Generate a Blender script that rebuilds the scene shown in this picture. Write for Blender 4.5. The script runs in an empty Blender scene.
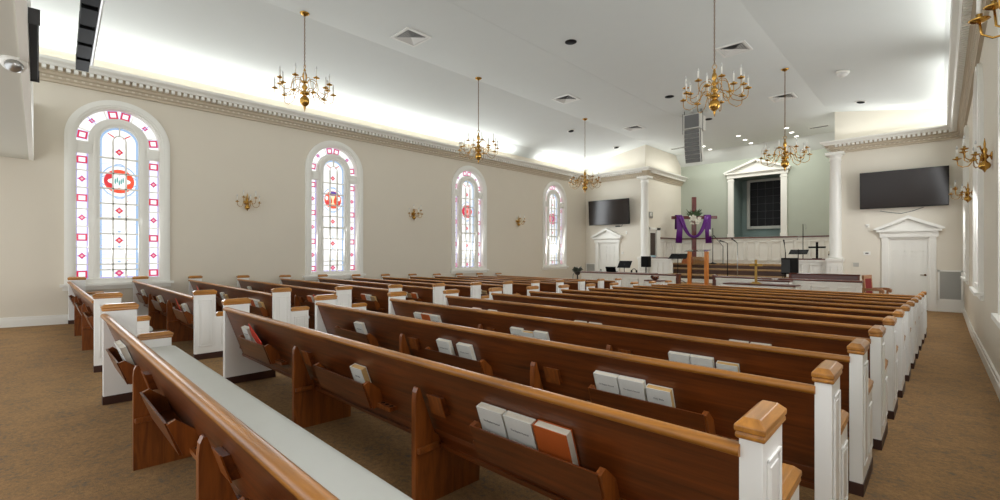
import bpy, bmesh, math, random
from mathutils import Vector, Matrix
random.seed(7)
C = bpy.context.scene.collection
PI = math.pi
SL = 0.0256                       # fall of the nave floor towards the chancel
YF = 13.0                         # where the slope ends
def zf(y): return SL*max(0.0, YF-y)
CAMZ = zf(0)+1.305
F_PX, S_, C_ = 455.0, math.sin(math.radians(44.1)), math.cos(math.radians(44.1))
def at(px, py, Y=None, X=None, Z=None):
    "point of the room seen at photo pixel (px,py), on one known plane of the room"
    q = (px-500)/F_PX; dx, dy, dz = C_*q-S_, S_*q+C_, (252.5-py)/F_PX
    t = Y/dy if Y is not None else (X/dx if X is not None else (Z-CAMZ)/dz)
    return Vector((dx*t, dy*t, CAMZ+dz*t))

# ------------------------------------------------------------------ materials
def nt(name):
    m = bpy.data.materials.new(name); m.use_nodes = True
    return m, m.node_tree, m.node_tree.nodes['Principled BSDF']
def lin(c):
    return tuple(((v/255)/12.92 if v/255 <= .04045 else ((v/255+.055)/1.055)**2.4) for v in c)+(1,)
def mat(name, rgb, rough=.5, metal=0, noise=0, scale=8, bump=0, coat=0, spec=None):
    m, t, b = nt(name)
    b.inputs['Base Color'].default_value = lin(rgb); b.inputs['Roughness'].default_value = rough
    b.inputs['Metallic'].default_value = metal
    if coat: b.inputs['Coat Weight'].default_value = coat; b.inputs['Coat Roughness'].default_value = .15
    if spec is not None: b.inputs['Specular IOR Level'].default_value = spec
    if noise or bump:
        tc = t.nodes.new('ShaderNodeTexCoord'); n = t.nodes.new('ShaderNodeTexNoise')
        n.inputs['Scale'].default_value = scale; n.inputs['Detail'].default_value = 4
        t.links.new(tc.outputs['Object'], n.inputs['Vector'])
        if noise:
            r = t.nodes.new('ShaderNodeMixRGB'); r.blend_type = 'MIX'
            a = lin(rgb); r.inputs[1].default_value = tuple(v*(1-noise) for v in a[:3])+(1,)
            r.inputs[2].default_value = tuple(min(1, v*(1+noise)) for v in a[:3])+(1,)
            t.links.new(n.outputs['Fac'], r.inputs[0]); t.links.new(r.outputs[0], b.inputs['Base Color'])
        if bump:
            bp = t.nodes.new('ShaderNodeBump'); bp.inputs['Strength'].default_value = bump; bp.inputs['Distance'].default_value = .01
            t.links.new(n.outputs['Fac'], bp.inputs['Height']); t.links.new(bp.outputs[0], b.inputs['Normal'])
    return m
def wood(name, dark, light, rough=.3, scale=(1.2, 22, 22), coat=.35):
    m, t, b = nt(name)
    tc = t.nodes.new('ShaderNodeTexCoord'); mp = t.nodes.new('ShaderNodeMapping')
    mp.inputs['Scale'].default_value = scale
    n = t.nodes.new('ShaderNodeTexNoise'); n.inputs['Scale'].default_value = 1.6; n.inputs['Detail'].default_value = 7; n.inputs['Roughness'].default_value = .62
    n.inputs['Distortion'].default_value = .6
    n2 = t.nodes.new('ShaderNodeTexNoise'); n2.inputs['Scale'].default_value = .9; n2.inputs['Detail'].default_value = 2
    r = t.nodes.new('ShaderNodeValToRGB'); e = r.color_ramp.elements
    e[0].position, e[0].color = .30, lin(dark); e[1].position, e[1].color = .72, lin(light)
    mx = t.nodes.new('ShaderNodeMath'); mx.operation = 'MULTIPLY_ADD'; mx.inputs[1].default_value = .35; 
    ad = t.nodes.new('ShaderNodeMath'); ad.operation = 'MULTIPLY'; ad.inputs[1].default_value = .65
    L = t.links.new
    L(tc.outputs['Object'], mp.inputs['Vector']); L(mp.outputs[0], n.inputs['Vector']); L(tc.outputs['Object'], n2.inputs['Vector'])
    L(n.outputs['Fac'], ad.inputs[0]); L(n2.outputs['Fac'], mx.inputs[0]); L(ad.outputs[0], mx.inputs[2])
    L(mx.outputs[0], r.inputs[0]); L(r.outputs[0], b.inputs['Base Color'])
    b.inputs['Roughness'].default_value = rough; b.inputs['Coat Weight'].default_value = coat; b.inputs['Coat Roughness'].default_value = .2
    bp = t.nodes.new('ShaderNodeBump'); bp.inputs['Strength'].default_value = .08; bp.inputs['Distance'].default_value = .004
    L(n.outputs['Fac'], bp.inputs['Height']); L(bp.outputs[0], b.inputs['Normal'])
    return m
def emit(name, rgb, s):
    m, t, b = nt(name)
    b.inputs['Base Color'].default_value = (.02, .02, .02, 1); b.inputs['Roughness'].default_value = .2
    b.inputs['Emission Color'].default_value = lin(rgb); b.inputs['Emission Strength'].default_value = s
    return m
def carpet():
    m, t, b = nt('carpet')
    tc = t.nodes.new('ShaderNodeTexCoord'); L = t.links.new
    n = t.nodes.new('ShaderNodeTexNoise'); n.inputs['Scale'].default_value = 30; n.inputs['Detail'].default_value = 6; n.inputs['Roughness'].default_value = .8
    n2 = t.nodes.new('ShaderNodeTexNoise'); n2.inputs['Scale'].default_value = 5; n2.inputs['Detail'].default_value = 3
    v = t.nodes.new('ShaderNodeTexNoise'); v.inputs['Scale'].default_value = 160; v.inputs['Detail'].default_value = 2
    r = t.nodes.new('ShaderNodeValToRGB'); e = r.color_ramp.elements
    e[0].position, e[0].color = .36, lin((110, 101, 88)); e[1].position, e[1].color = .64, lin((170, 134, 92))
    x = e.new(.48); x.color = lin((148, 117, 82))
    r2 = t.nodes.new('ShaderNodeMixRGB'); r2.blend_type = 'MULTIPLY'; r2.inputs[0].default_value = .5
    r3 = t.nodes.new('ShaderNodeMapRange'); r3.inputs[1].default_value = .3; r3.inputs[2].default_value = .7; r3.inputs[3].default_value = .72; r3.inputs[4].default_value = 1.25
    for q in (n, n2, v): L(tc.outputs['Object'], q.inputs['Vector'])
    ad = t.nodes.new('ShaderNodeMath'); ad.operation = 'MULTIPLY_ADD'; ad.inputs[1].default_value = .25
    sb = t.nodes.new('ShaderNodeMath'); sb.operation = 'MULTIPLY'; sb.inputs[1].default_value = .75
    L(n.outputs['Fac'], sb.inputs[0]); L(n2.outputs['Fac'], ad.inputs[0]); L(sb.outputs[0], ad.inputs[2])
    L(ad.outputs[0], r.inputs[0]); L(v.outputs['Fac'], r3.inputs[0]); L(r.outputs[0], r2.inputs[1]); L(r3.outputs[0], r2.inputs[2])
    L(r2.outputs[0], b.inputs['Base Color']); b.inputs['Roughness'].default_value = .95; b.inputs['Specular IOR Level'].default_value = .1
    bp = t.nodes.new('ShaderNodeBump'); bp.inputs['Strength'].default_value = .4; bp.inputs['Distance'].default_value = .006
    L(v.outputs['Fac'], bp.inputs['Height']); L(bp.outputs[0], b.inputs['Normal'])
    return m

M = dict(
    carpet=carpet(),
    wall=mat('wall_paint', (220, 211, 194), .7, noise=.02, scale=2),
    wallf=mat('wall_paint_front', (228, 221, 206), .7, noise=.02, scale=2),
    green=mat('sage_paint', (178, 184, 170), .7, noise=.02, scale=2),
    niche=mat('blue_green_paint', (122, 138, 134), .7, noise=.05, scale=3),
    ceil=mat('ceiling_paint', (210, 213, 210), .8, noise=.015, scale=3, bump=.05),
    white=mat('white_trim', (238, 236, 228), .35),
    pewwhite=mat('pew_white', (240, 239, 235), .3),
    frieze=mat('frieze_beige', (196, 182, 160), .6),
    bead=mat('bead_beige', (214, 204, 186), .6),
    soffit=mat('soffit_paint', (204, 201, 188), .8),
    wood=wood('pew_oak', (40, 15, 4), (132, 66, 21), .36),
    supw=wood('support_oak', (84, 36, 10), (164, 92, 34), .36, scale=(18, 18, 2)),
    rail=wood('rail_oak', (96, 54, 12), (200, 132, 46), .38, coat=.12),
    capw=wood('cap_oak', (112, 66, 16), (206, 140, 54), .3, scale=(16, 2, 16)),
    kick=mat('kick_wood', (62, 34, 24), .5),
    mahog=wood('mahogany', (58, 20, 12), (112, 52, 30), .3),
    choir=wood('choir_wood', (48, 24, 14), (88, 52, 30), .4),
    cross=wood('cross_wood', (74, 16, 10), (112, 30, 18), .5, scale=(12, 12, 1.2)),
    honey=wood('honey_wood', (188, 100, 14), (232, 144, 36), .35, scale=(18, 18, 2)),
    cush=mat('cushion_vinyl', (206, 208, 202), .42, noise=.05, scale=4, bump=.4),
    brass=mat('brass', (198, 154, 78), .2, 1),
    dbrass=mat('dark_brass', (120, 84, 36), .3, 1),
    gold=mat('gold_paint', (176, 140, 72), .35, .7),
    candle=mat('candle_sleeve', (235, 233, 225), .4),
    bulb=mat('bulb_glass', (210, 210, 208), .08),
    black=mat('black_plastic', (9, 9, 10), .6, spec=.12),
    screen=mat('tv_screen', (34, 26, 21), .2, spec=.35),
    dmetal=mat('black_metal', (30, 28, 27), .35, .8),
    steel=mat('steel', (178, 178, 176), .3, .9),
    hymnal=mat('grey_cloth', (228, 229, 223), .6, noise=.05, scale=20),
    rust=mat('rust_cloth', (188, 92, 36), .5, noise=.06, scale=16),
    redbk=mat('red_paper', (214, 58, 34), .5),
    tan=mat('tan_cloth', (176, 150, 112), .6, noise=.08, scale=16),
    pages=mat('page_edges', (228, 222, 206), .8, noise=.06, scale=60),
    oldpages=mat('yellow_page_edges', (212, 176, 116), .8, noise=.08, scale=60),
    ink=mat('grey_ink', (96, 96, 92), .6),
    grille=mat('grille_grey', (186, 184, 176), .6),
    dgrey=mat('dark_grey', (52, 52, 52), .7),
    mesh=mat('speaker_mesh', (112, 112, 110), .6),
    spk=mat('speaker_white', (206, 204, 196), .5),
    ventw=mat('vent_white', (222, 221, 216), .5),
    hole=mat('hole_dark', (18, 13, 10), .9),
    purple=mat('purple_satin', (98, 22, 128), .42, noise=.1, scale=10),
    leaf=mat('leaf_green', (58, 82, 48), .6, noise=.2, scale=12),
    dleaf=mat('dark_leaf', (66, 72, 58), .6, noise=.2, scale=12),
    petal=mat('white_petal', (236, 232, 220), .6),
    redpetal=mat('red_petal', (196, 40, 40), .6),
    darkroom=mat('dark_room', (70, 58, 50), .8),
    bluepan=mat('pale_blue', (160, 196, 210), .5),
    brownseat=wood('orange_wood', (150, 78, 26), (196, 110, 44), .4),
    tanseat=wood('tan_wood', (140, 96, 44), (178, 130, 66), .4),
    velvet=mat('red_velvet', (120, 26, 24), .8),
    armw=wood('chair_wood', (140, 92, 56), (190, 140, 98), .4),
    leaded=mat('dark_glass', (15, 15, 17), .4, noise=.7, scale=5, spec=.2),
    lead=mat('lead_came', (240, 238, 228), .5),
    dlead=mat('dark_came', (62, 62, 64), .6),
    g_white=emit('daylit_glass_white', (252, 252, 252), .74),
    g_blue=emit('daylit_glass_blue', (166, 198, 236), .62),
    g_lav=emit('daylit_glass_lavender', (184, 176, 236), .6),
    g_red=emit('daylit_glass_red', (226, 30, 48), .6),
    g_org=emit('daylit_glass_orange', (246, 84, 48), .62),
    g_mag=emit('daylit_glass_magenta', (222, 52, 120), .58),
    g_pink=emit('daylit_glass_pink', (250, 180, 184), .66),
    g_teal=emit('daylit_glass_teal', (60, 168, 160), .56),
    g_yel=emit('daylit_glass_yellow', (250, 240, 190), .68),
    g_pur=emit('daylit_glass_purple', (110, 78, 180), .52),
    lamp=emit('lamp_disc', (255, 250, 240), 5),
)

# ------------------------------------------------------------------ mesh builder
class MB:
    def __init__(s): s.v, s.f, s.m, s.sm, s.ms = [], [], [], [], []
    def mi(s, m):
        if m not in s.ms: s.ms.append(m)
        return s.ms.index(m)
    def add(s, vs, fs, m, smooth=False):
        b = len(s.v); s.v += [tuple(p) for p in vs]; k = s.mi(m)
        for f in fs: s.f.append(tuple(i+b for i in f)); s.m.append(k); s.sm.append(smooth)
        return s
    def box(s, x0, x1, y0, y1, z0, z1, m):
        vs = [(x, y, z) for z in (z0, z1) for y in (y0, y1) for x in (x0, x1)]
        return s.add(vs, [(0, 2, 3, 1), (4, 5, 7, 6), (0, 1, 5, 4), (2, 6, 7, 3), (0, 4, 6, 2), (1, 3, 7, 5)], m)
    def prism(s, poly, a0, a1, axis, m, smooth=False):
        "poly: 2-D points in the two other axes (in x,y,z order), extruded along axis"
        n = len(poly)
        def P(p, a):
            return {'x': (a, p[0], p[1]), 'y': (p[0], a, p[1]), 'z': (p[0], p[1], a)}[axis]
        vs = [P(p, a0) for p in poly]+[P(p, a1) for p in poly]
        fs = [tuple(range(n)), tuple(range(2*n-1, n-1, -1))]
        s.add(vs, fs, m)
        return s.add(vs, [(i, (i+1) % n, n+(i+1) % n, n+i) for i in range(n)], m, smooth)
    def loft(s, secs, m):
        "stack of centred rectangles (z, hx, hy, cx, cy)"
        vs = []
        for z, hx, hy, cx, cy in secs: vs += [(cx-hx, cy-hy, z), (cx+hx, cy-hy, z), (cx+hx, cy+hy, z), (cx-hx, cy+hy, z)]
        fs = [(3, 2, 1, 0)]; n = len(secs)
        for k in range(n-1):
            for i in range(4): fs.append((4*k+i, 4*k+(i+1) % 4, 4*k+4+(i+1) % 4, 4*k+4+i))
        fs.append(tuple(4*(n-1)+i for i in range(4)))
        return s.add(vs, fs, m)
    def tube(s, pts, r, m, seg=8, cap=True):
        pts = [Vector(p) for p in pts]; n = len(pts)
        rs = r if isinstance(r, (list, tuple)) else [r]*n
        vs, fs = [], []; up = None
        for i, p in enumerate(pts):
            d = (pts[min(i+1, n-1)]-pts[max(i-1, 0)])
            d = d.normalized() if d.length > 1e-9 else Vector((0, 0, 1))
            if up is None:
                up = Vector((0, 0, 1)) if abs(d.z) < .9 else Vector((1, 0, 0))
            a = d.cross(up)
            if a.length < 1e-6: a = d.cross(Vector((0, 1, 0)))
            a.normalize(); b = a.cross(d).normalized(); up = b
            for k in range(seg):
                t = 2*PI*k/seg; vs.append(p+(a*math.cos(t)+b*math.sin(t))*rs[i])
        for i in range(n-1):
            for k in range(seg): fs.append((i*seg+k, i*seg+(k+1) % seg, (i+1)*seg+(k+1) % seg, (i+1)*seg+k))
        if cap: fs += [tuple(range(seg-1, -1, -1)), tuple((n-1)*seg+k for k in range(seg))]
        return s.add(vs, fs, m, True)
    def lathe(s, prof, m, c=(0, 0, 0), seg=16, axis='z'):
        vs, fs = [], []; n = len(prof)
        for r, z in prof:
            for k in range(seg):
                t = 2*PI*k/seg; x, y = r*math.cos(t), r*math.sin(t)
                p = (x, y, z) if axis == 'z' else (x, -z, y)
                vs.append((c[0]+p[0], c[1]+p[1], c[2]+p[2]))
        for i in range(n-1):
            for k in range(seg): fs.append((i*seg+k, i*seg+(k+1) % seg, (i+1)*seg+(k+1) % seg, (i+1)*seg+k))
        fs += [tuple(range(seg-1, -1, -1)), tuple((n-1)*seg+k for k in range(seg))]
        return s.add(vs, fs, m, True)
    def ball(s, c, r, m, seg=10, sq=(1, 1, 1)):
        prof = [(r*math.sin(PI*i/6) if 0 < i < 6 else r*.01, -r*math.cos(PI*i/6)) for i in range(7)]
        b = len(s.v); s.lathe(prof, m, (0, 0, 0), seg)
        for i in range(b, len(s.v)):
            x, y, z = s.v[i]; s.v[i] = (c[0]+x*sq[0], c[1]+y*sq[1], c[2]+z*sq[2])
        return s
    def move(s, fn, b=0):
        s.v[b:] = [tuple(fn(Vector(p))) for p in s.v[b:]]; return s
    def build(s, name, parent=None, loc=None, bevel=0, rot=None):
        me = bpy.data.meshes.new(name); me.from_pydata(s.v, [], s.f)
        for m in s.ms: me.materials.append(m)
        me.polygons.foreach_set('material_index', s.m); me.polygons.foreach_set('use_smooth', s.sm)
        bm = bmesh.new(); bm.from_mesh(me); bmesh.ops.recalc_face_normals(bm, faces=bm.faces[:]); bm.to_mesh(me); bm.free()
        me.update()
        o = bpy.data.objects.new(name, me); C.objects.link(o)
        if parent: o.parent = parent
        if loc is not None: o.location = loc
        if rot is not None: o.rotation_euler = rot
        if bevel:
            b = o.modifiers.new('bevel', 'BEVEL'); b.width = bevel; b.segments = 2; b.limit_method = 'ANGLE'; b.angle_limit = .6
        return o
def tag(o, label, cat, group=None, kind=None):
    o['label'] = label; o['category'] = cat
    if group: o['group'] = group
    if kind: o['kind'] = kind
    return o
def empty(name, loc=(0, 0, 0), rz=0, label=None, cat=None, group=None):
    o = bpy.data.objects.new(name, None); C.objects.link(o); o.empty_display_size = .1
    o.location = loc; o.rotation_euler = (0, 0, rz)
    if label: tag(o, label, cat, group)
    return o
def struct(o, label=None, cat=None):
    o['kind'] = 'structure'
    if label: o['label'] = label; o['category'] = cat
    return o
kids = {}
def copy_tree(o, parent=None):
    c = o.copy(); C.objects.link(c)
    if parent: c.parent = parent
    for ch in list(o.children): copy_tree(ch, c)
    return c

XL, XR, YW, YB = -11.62, .45, 17.6, 21.2     # left wall, right wall, front wall, chancel back wall
XA, XB = -8.74, -2.40                          # sides of the chancel
ZC = 6.09
PROFILE = [(XL, 5.34), (XL+.40, 5.62), (-8.62, ZC), (-2.55, ZC), (XR-.40, 5.62), (XR, 5.34)]
def ceil_z(x):
    for (a, za), (b, zb) in zip(PROFILE, PROFILE[1:]):
        if a <= x <= b: return za+(zb-za)*(x-a)/(b-a)
Y0 = -2.2
# ------------------------------------------------------------------ floor, ceiling
b = MB()
b.add([(XL, Y0, zf(Y0)), (XR, Y0, zf(Y0)), (XR, YF, 0), (XL, YF, 0), (XR, 24, 0), (XL, 24, 0)], [(0, 1, 2, 3), (3, 2, 4, 5)], M['carpet'])
struct(b.build('floor'), 'brown flecked carpet sloping down towards the front', 'floor')
b = MB()
for (a, za), (c, zc) in zip(PROFILE, PROFILE[1:]):
    y1 = YW+.05
    b.add([(a, Y0, za), (c, Y0, zc), (c, y1, zc), (a, y1, za)], [(0, 1, 2, 3)], M['ceil'])
b.add([(XA, YW, ZC-.001), (XB, YW, ZC-.001), (XB, 20.6, ZC), (XA, 20.6, ZC), (XB, YB, 5.62), (XA, YB, 5.62)], [(0, 1, 2, 3), (3, 2, 4, 5)], M['ceil'])
b.box(-6.275, -6.262, 0, 15, ZC-.003, ZC+.01, M['ceil'])
struct(b.build('ceiling'), 'white ceiling with sloped sides and lit edges', 'ceiling')

# ------------------------------------------------------------------ windows and side walls
WY = [1.23, 5.66, 10.48, 15.28]
RW, ZS, ZB = .80, 3.81, 1.05      # casing radius, spring line, bottom of casing
RO = .66                           # wall opening
def arcpts(r, zb, n=24):
    return [(-r, zb-ZS)]+[(-r*math.cos(PI*i/n), r*math.sin(PI*i/n)) for i in range(n+1)]+[(r, zb-ZS)]
def wall_arched(name, X, sgn):
    b = MB(); top = 5.34; edges = []
    y = Y0
    for yc in WY:
        edges.append((y, yc-RO)); y = yc+RO
    edges.append((y, YW))
    for a, c in edges: b.add([(X, a, 0 if a > 12 else -.02), (X, c, 0), (X, c, top), (X, a, top)], [(0, 1, 2, 3)], M['wall'])
    for yc in WY:
        b.add([(X, yc-RO, 0), (X, yc+RO, 0), (X, yc+RO, ZB), (X, yc-RO, ZB)], [(0, 1, 2, 3)], M['wall'])
        pts = arcpts(RO, ZB)[1:-1]
        for (u0, v0), (u1, v1) in zip(pts, pts[1:]):
            b.add([(X, yc+u0, ZS+v0), (X, yc+u1, ZS+v1), (X, yc+u1, top), (X, yc+u0, top)], [(0, 1, 2, 3)], M['wall'])
    return struct(b.build(name))
wall_arched('wall_left', XL, 1); wall_arched('wall_right', XR, -1)

def sweep(b, r0, r1, y0, y1, m, zb=ZB, n=24):
    "rectangular section r0..r1, y0..y1 swept up one leg, round the arch and down (window-local, z from spring)"
    p0, p1 = arcpts(r0, zb, n), arcpts(r1, zb, n)
    vs = []
    for a, c in zip(p0, p1):
        vs += [(a[0], y0, a[1]), (a[0], y1, a[1]), (c[0], y1, c[1]), (c[0], y0, c[1])]
    k = len(p0); fs = [(0, 1, 2, 3), tuple(4*(k-1)+i for i in (3, 2, 1, 0))]
    for i in range(k-1):
        for j in range(4): fs.append((4*i+j, 4*i+(j+1) % 4, 4*i+4+(j+1) % 4, 4*i+4+j))
    b.add(vs, fs, m)
def flat(b, pts, y, m):
    b.add([(p[0], y, p[1]) for p in pts], [tuple(range(len(pts)))], m)
def ringp(b, cx, cz, rx0, rz0, rx1, rz1, y, m, n=20, wob=0, lob=6, a0=0, a1=2*PI):
    vs = []
    for i in range(n+1):
        t = a0+(a1-a0)*i/n; k = 1+wob*math.cos(lob*t)
        vs += [(cx+rx0*k*math.cos(t), y, cz+rz0*k*math.sin(t)), (cx+rx1*k*math.cos(t), y, cz+rz1*k*math.sin(t))]
    b.add(vs, [(2*i, 2*i+1, 2*i+3, 2*i+2) for i in range(n)], m)
def disc(b, cx, cz, rx, rz, y, m, n=14, wob=0, lob=6, rot=0):
    vs = [(cx, y, cz)]
    for i in range(n):
        t = 2*PI*i/n; k = 1+wob*math.cos(lob*t+rot); vs.append((cx+rx*k*math.cos(t), y, cz+rz*k*math.sin(t)))
    b.add(vs, [(0, i+1, (i+1) % n+1) for i in range(n)], m)
GY = .13                            # depth of the glass behind the wall face
def sq(b, cx, cz, w, h, y, rot=0, m1='g_red', m2='g_mag'):
    def R(pts): return [(cx+p[0]*math.cos(rot)-p[1]*math.sin(rot), cz+p[0]*math.sin(rot)+p[1]*math.cos(rot)) for p in pts]
    def rc(k, dd): return R([(-w*k, -h*k), (w*k, -h*k), (w*k, h*k), (-w*k, h*k)])
    flat(b, rc(1.14, 0), y-.002, M['g_lav']); flat(b, rc(1, 0), y-.003, M[m1]); flat(b, rc(.80, 0), y-.004, M[m2]); flat(b, rc(.62, 0), y-.005, M['g_white'])
def rosette(b, cx, cz, r, y, m='g_mag'):
    disc(b, cx, cz, r*1.5, r*.5, y-.002, M['g_lav'], 8); disc(b, cx, cz, r*.5, r*1.5, y-.0025, M['g_lav'], 8)
    disc(b, cx, cz, r, r, y-.003, M[m], 16, .12, 4); disc(b, cx, cz, r*.45, r*.45, y-.004, M['g_pink'], 10)

def make_frame(root):
    b = MB(); w = M['white']
    sweep(b, .665, .80, -.045, .02, w); sweep(b, .70, .765, -.06, -.04, w)       # casing, raised band
    sweep(b, .636, .667, -.02, .16, w)                                           # jamb
    sweep(b, .630, .640, .05, .16, w)
    b.box(-.80, .80, -.05, .18, ZB-ZS-.0, ZB-ZS+.09, w)
    b.build('window_frame', root)
    b = MB(); b.box(-.86, .86, -.10, .03, ZB-ZS-.05, ZB-ZS+.0, w); b.box(-.82, .82, -.035, .02, ZB-ZS-.12, ZB-ZS-.05, w)
    b.build('sill', root)
    b = MB(); sweep(b, .295, .462, .04, .16, w, ZB+.03); sweep(b, .345, .395, .02, .05, w, ZB+.03)
    b.build('mullion', root)
    for sx in (-1, 1):
        b = MB(); x0, x1 = sorted((sx*.42, sx*.64)); b.box(x0, x1, .02, .16, -.28, -.06, w); b.box(x0+.03, x1-.03, .008, .02, -.25, -.09, w)
        b.build('impost_block', root)
    for sx in (-1, 1):                                                           # narrow side lights
        b = MB(); x0, x1 = sorted((sx*.462, sx*.635)); cx = (x0+x1)/2
        zb, zt = ZB+.07-ZS, -.28
        flat(b, [(x0, zb), (x1, zb), (x1, zt), (x0, zt)], GY, M['g_white'])
        flat(b, [(x0, zb), (x0+.022, zb), (x0+.022, zt), (x0, zt)], GY-.002, M['g_lav']); flat(b, [(x1-.022, zb), (x1, zb), (x1, zt), (x1-.022, zt)], GY-.002, M['g_lav'])
        zq = [1.22-ZS, 1.93-ZS, 2.68-ZS, 3.41-ZS]
        for k, z in enumerate(zq):
            sq(b, cx, z, .076, .066, GY)
            if k < 3:
                zm = (z+zq[k+1])/2; rosette(b, cx, zm, .046, GY, 'g_mag')
                for dz in (-.165, .165): b.box(x0, x1, GY-.03, GY-.001, zm+dz-.009, zm+dz+.009, M['lead'])
        b.build('side_light_glass', root)
    b = MB()                                                                     # arched band of glass
    n = 28; p0, p1 = arcpts(.462, ZS-.06, n), arcpts(.635, ZS-.06, n)
    vs = [(p[0], GY, p[1]) for q in zip(p0, p1) for p in q]
    b.add(vs, [(2*i, 2*i+1, 2*i+3, 2*i+2) for i in range(n+2)], M['g_white'])
    for dg, k in ((8, 's'), (42, 'r'), (80, 's'), (100, 's'), (138, 'r'), (172, 's')):
        t = math.radians(dg); cx, cz = .548*math.cos(t), .548*math.sin(t)
        if k == 's': sq(b, cx, cz, .07, .07, GY, t)
        else: rosette(b, cx, cz, .04, GY)
    for dg in (19, 68, 112, 161, 42, 138):
        t = math.radians(dg); m_ = 'lead' if dg not in (42, 138) else 'g_lav'
        c0, s0 = math.cos(t), math.sin(t)
        ww = .007
        b.add([(r*c0-d*s0, yy, r*s0+d*c0) for yy in (GY-.010, GY-.001) for r, d in ((.462, -ww), (.635, -ww), (.635, ww), (.462, ww))],
              [(0, 1, 2, 3), (0, 1, 5, 4), (2, 3, 7, 6)], M[m_])
    b.build('arch_glass', root)
def center_glass(root, kind):
    b = MB(); r = .298; n = 24; zb = ZB+.09-ZS
    pts = arcpts(r, ZB+.09, n); flat(b, pts, GY, M['g_white'])
    for sx in (-1, 1): flat(b, [(sx*r, zb), (sx*(r-.038), zb), (sx*(r-.038), 0), (sx*r, 0)], GY-.002, M['g_blue'])
    p0, p1 = arcpts(r-.038, ZS-.0, n)[1:-1], arcpts(r, ZS-.0, n)[1:-1]
    b.add([(p[0], GY-.002, p[1]) for q in zip(p0, p1) for p in q], [(2*i, 2*i+1, 2*i+3, 2*i+2) for i in range(n)], M['g_blue'])
    flat(b, [(-r, zb), (r, zb), (r, zb+.02), (-r, zb+.02)], GY-.0022, M['g_lav'])
    st = .297
    rows = [zb+.16+.0]+[zb+.27+st*k for k in range(8)]
    for k in range(8):
        z0 = zb+.27+st*k-st; zc = z0+st/2
        for sx in (-1, 1):
            x = sx*.20
            b.add([(x-.075, GY-.002, zc-.10), (x-.055, GY-.002, zc-.075), (x-.07, GY-.002, zc-.07)], [(0, 1, 2)], M['g_red'])
            flat(b, [(x-.06, zc+.03), (x+.06, zc+.05), (x+.06, zc+.057), (x-.06, zc+.038)], GY-.002, M['g_blue'])
        if k not in (5, 6, 7): disc(b, 0, zc-.10, .028, .02, GY-.002, M['g_blue'], 8)
        if k == 1: flat(b, [(-.27, zc-.05), (.27, zc-.05), (.27, zc-.035), (-.27, zc-.035)], GY-.002, M['g_yel'])
    rosette(b, 0, zb+.09, .055, GY, 'g_mag')
    for z in (3.63, 2.47, 1.88): rosette(b, 0, z-ZS, .05, GY, 'g_red')
    for sx in (-1, 1):
        flat(b, [(sx*.05, .10), (sx*.17, .18), (sx*.18, .165), (sx*.07, .085)], GY-.003, M['g_red'])
    # medallion
    cz = 3.05-ZS
    ringp(b, 0, cz, .268, .30, .290, .325, GY-.003, M['g_blue'], 28)
    for k in range(4):
        t = PI/2*k; ringp(b, .21*math.cos(t)*.9, cz+.25*math.sin(t), .085, .085, .105, .105, GY-.0035, M['g_blue'], 14)
    if kind == 'star':
        disc(b, 0, cz, .235, .235, GY-.004, M['g_org'], 30); disc(b, -.09, cz+.02, .14, .17, GY-.0045, M['g_red'], 20)
        disc(b, .0, cz, .15, .15, GY-.005, M['g_white'], 36, .2, 6)
        for k in range(5): disc(b, -.06+.03*k, cz+.03*math.sin(k*2.1), .012, .06, GY-.006, M['g_teal'], 8)
    elif kind == 'cup':
        disc(b, 0, cz, .235, .235, GY-.004, M['g_org'], 30); disc(b, 0, cz+.17, .10, .06, GY-.005, M['g_pur'], 14)
        flat(b, [(-.07, cz+.11), (.07, cz+.11), (.02, cz-.01), (.02, cz-.08), (.07, cz-.12), (-.07, cz-.12), (-.02, cz-.08), (-.02, cz-.01)], GY-.006, M['g_yel'])
        for sx in (-1, 1): disc(b, sx*.17, cz+.04, .04, .06, GY-.006, M['g_white'], 8); disc(b, sx*.16, cz-.08, .05, .04, GY-.006, M['g_red'], 8)
    elif kind == 'rose':
        disc(b, 0, cz, .225, .225, GY-.004, M['g_red'], 32, .07, 6); disc(b, 0, cz, .12, .12, GY-.005, M['g_pink'], 30, .12, 6); disc(b, 0, cz, .06, .06, GY-.006, M['g_org'], 12)
        ringp(b, 0, cz, .15, .15, .17, .17, GY-.006, M['g_mag'], 24)
    else:
        disc(b, 0, cz, .225, .235, GY-.004, M['g_mag'], 32, .06, 6); ringp(b, 0, cz, .12, .12, .17, .17, GY-.005, M['g_pink'], 24); disc(b, 0, cz, .07, .07, GY-.006, M['g_pur'], 12)
        disc(b, 0, cz, .035, .035, GY-.007, M['g_yel'], 12)
    b.build('stained_glass', root)
    # sash bars
    b = MB(); zt = .16
    for sx in (-1, 1): b.box(sx*.1-.012, sx*.1+.012, GY-.075, GY-.008, zb, .02, M['lead'])
    b.box(-.01, .01, GY-.075, GY-.008, .12, .298, M['lead'])
    b.tube([(-.1, GY-.05, .02)]+[(-.1*math.cos(PI*i/8), GY-.05, .02+.11*math.sin(PI*i/8)) for i in range(9)], .011, M['lead'], 6)
    for z in rows:
        h = .012 if abs(z-rows[4]) > .01 else .022
        b.box(-r, r, GY-.075, GY-.008, z-h, z+h, M['lead'])
    b.build('sash_bars', root)
kinds_w = ['star', 'cup', 'rose', 'lily']
w0 = empty('window_1', (XL, WY[0], ZS), PI/2); make_frame(w0)
wins = [w0]
for i in range(1, 8):
    c = w0.copy(); C.objects.link(c); c.name = 'window_%d' % (i+1)
    for ch in w0.children: d = ch.copy(); C.objects.link(d); d.parent = c
    if i < 4: c.location = (XL, WY[i], ZS)
    else: c.location = (XR, WY[i-4], ZS); c.rotation_euler = (0, 0, -PI/2)
    wins.append(c)
dsc = ['with a red ring and white star medallion', 'with an orange medallion of a chalice', 'with a red rose medallion', 'with a magenta medallion, beside the front corner']
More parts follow.
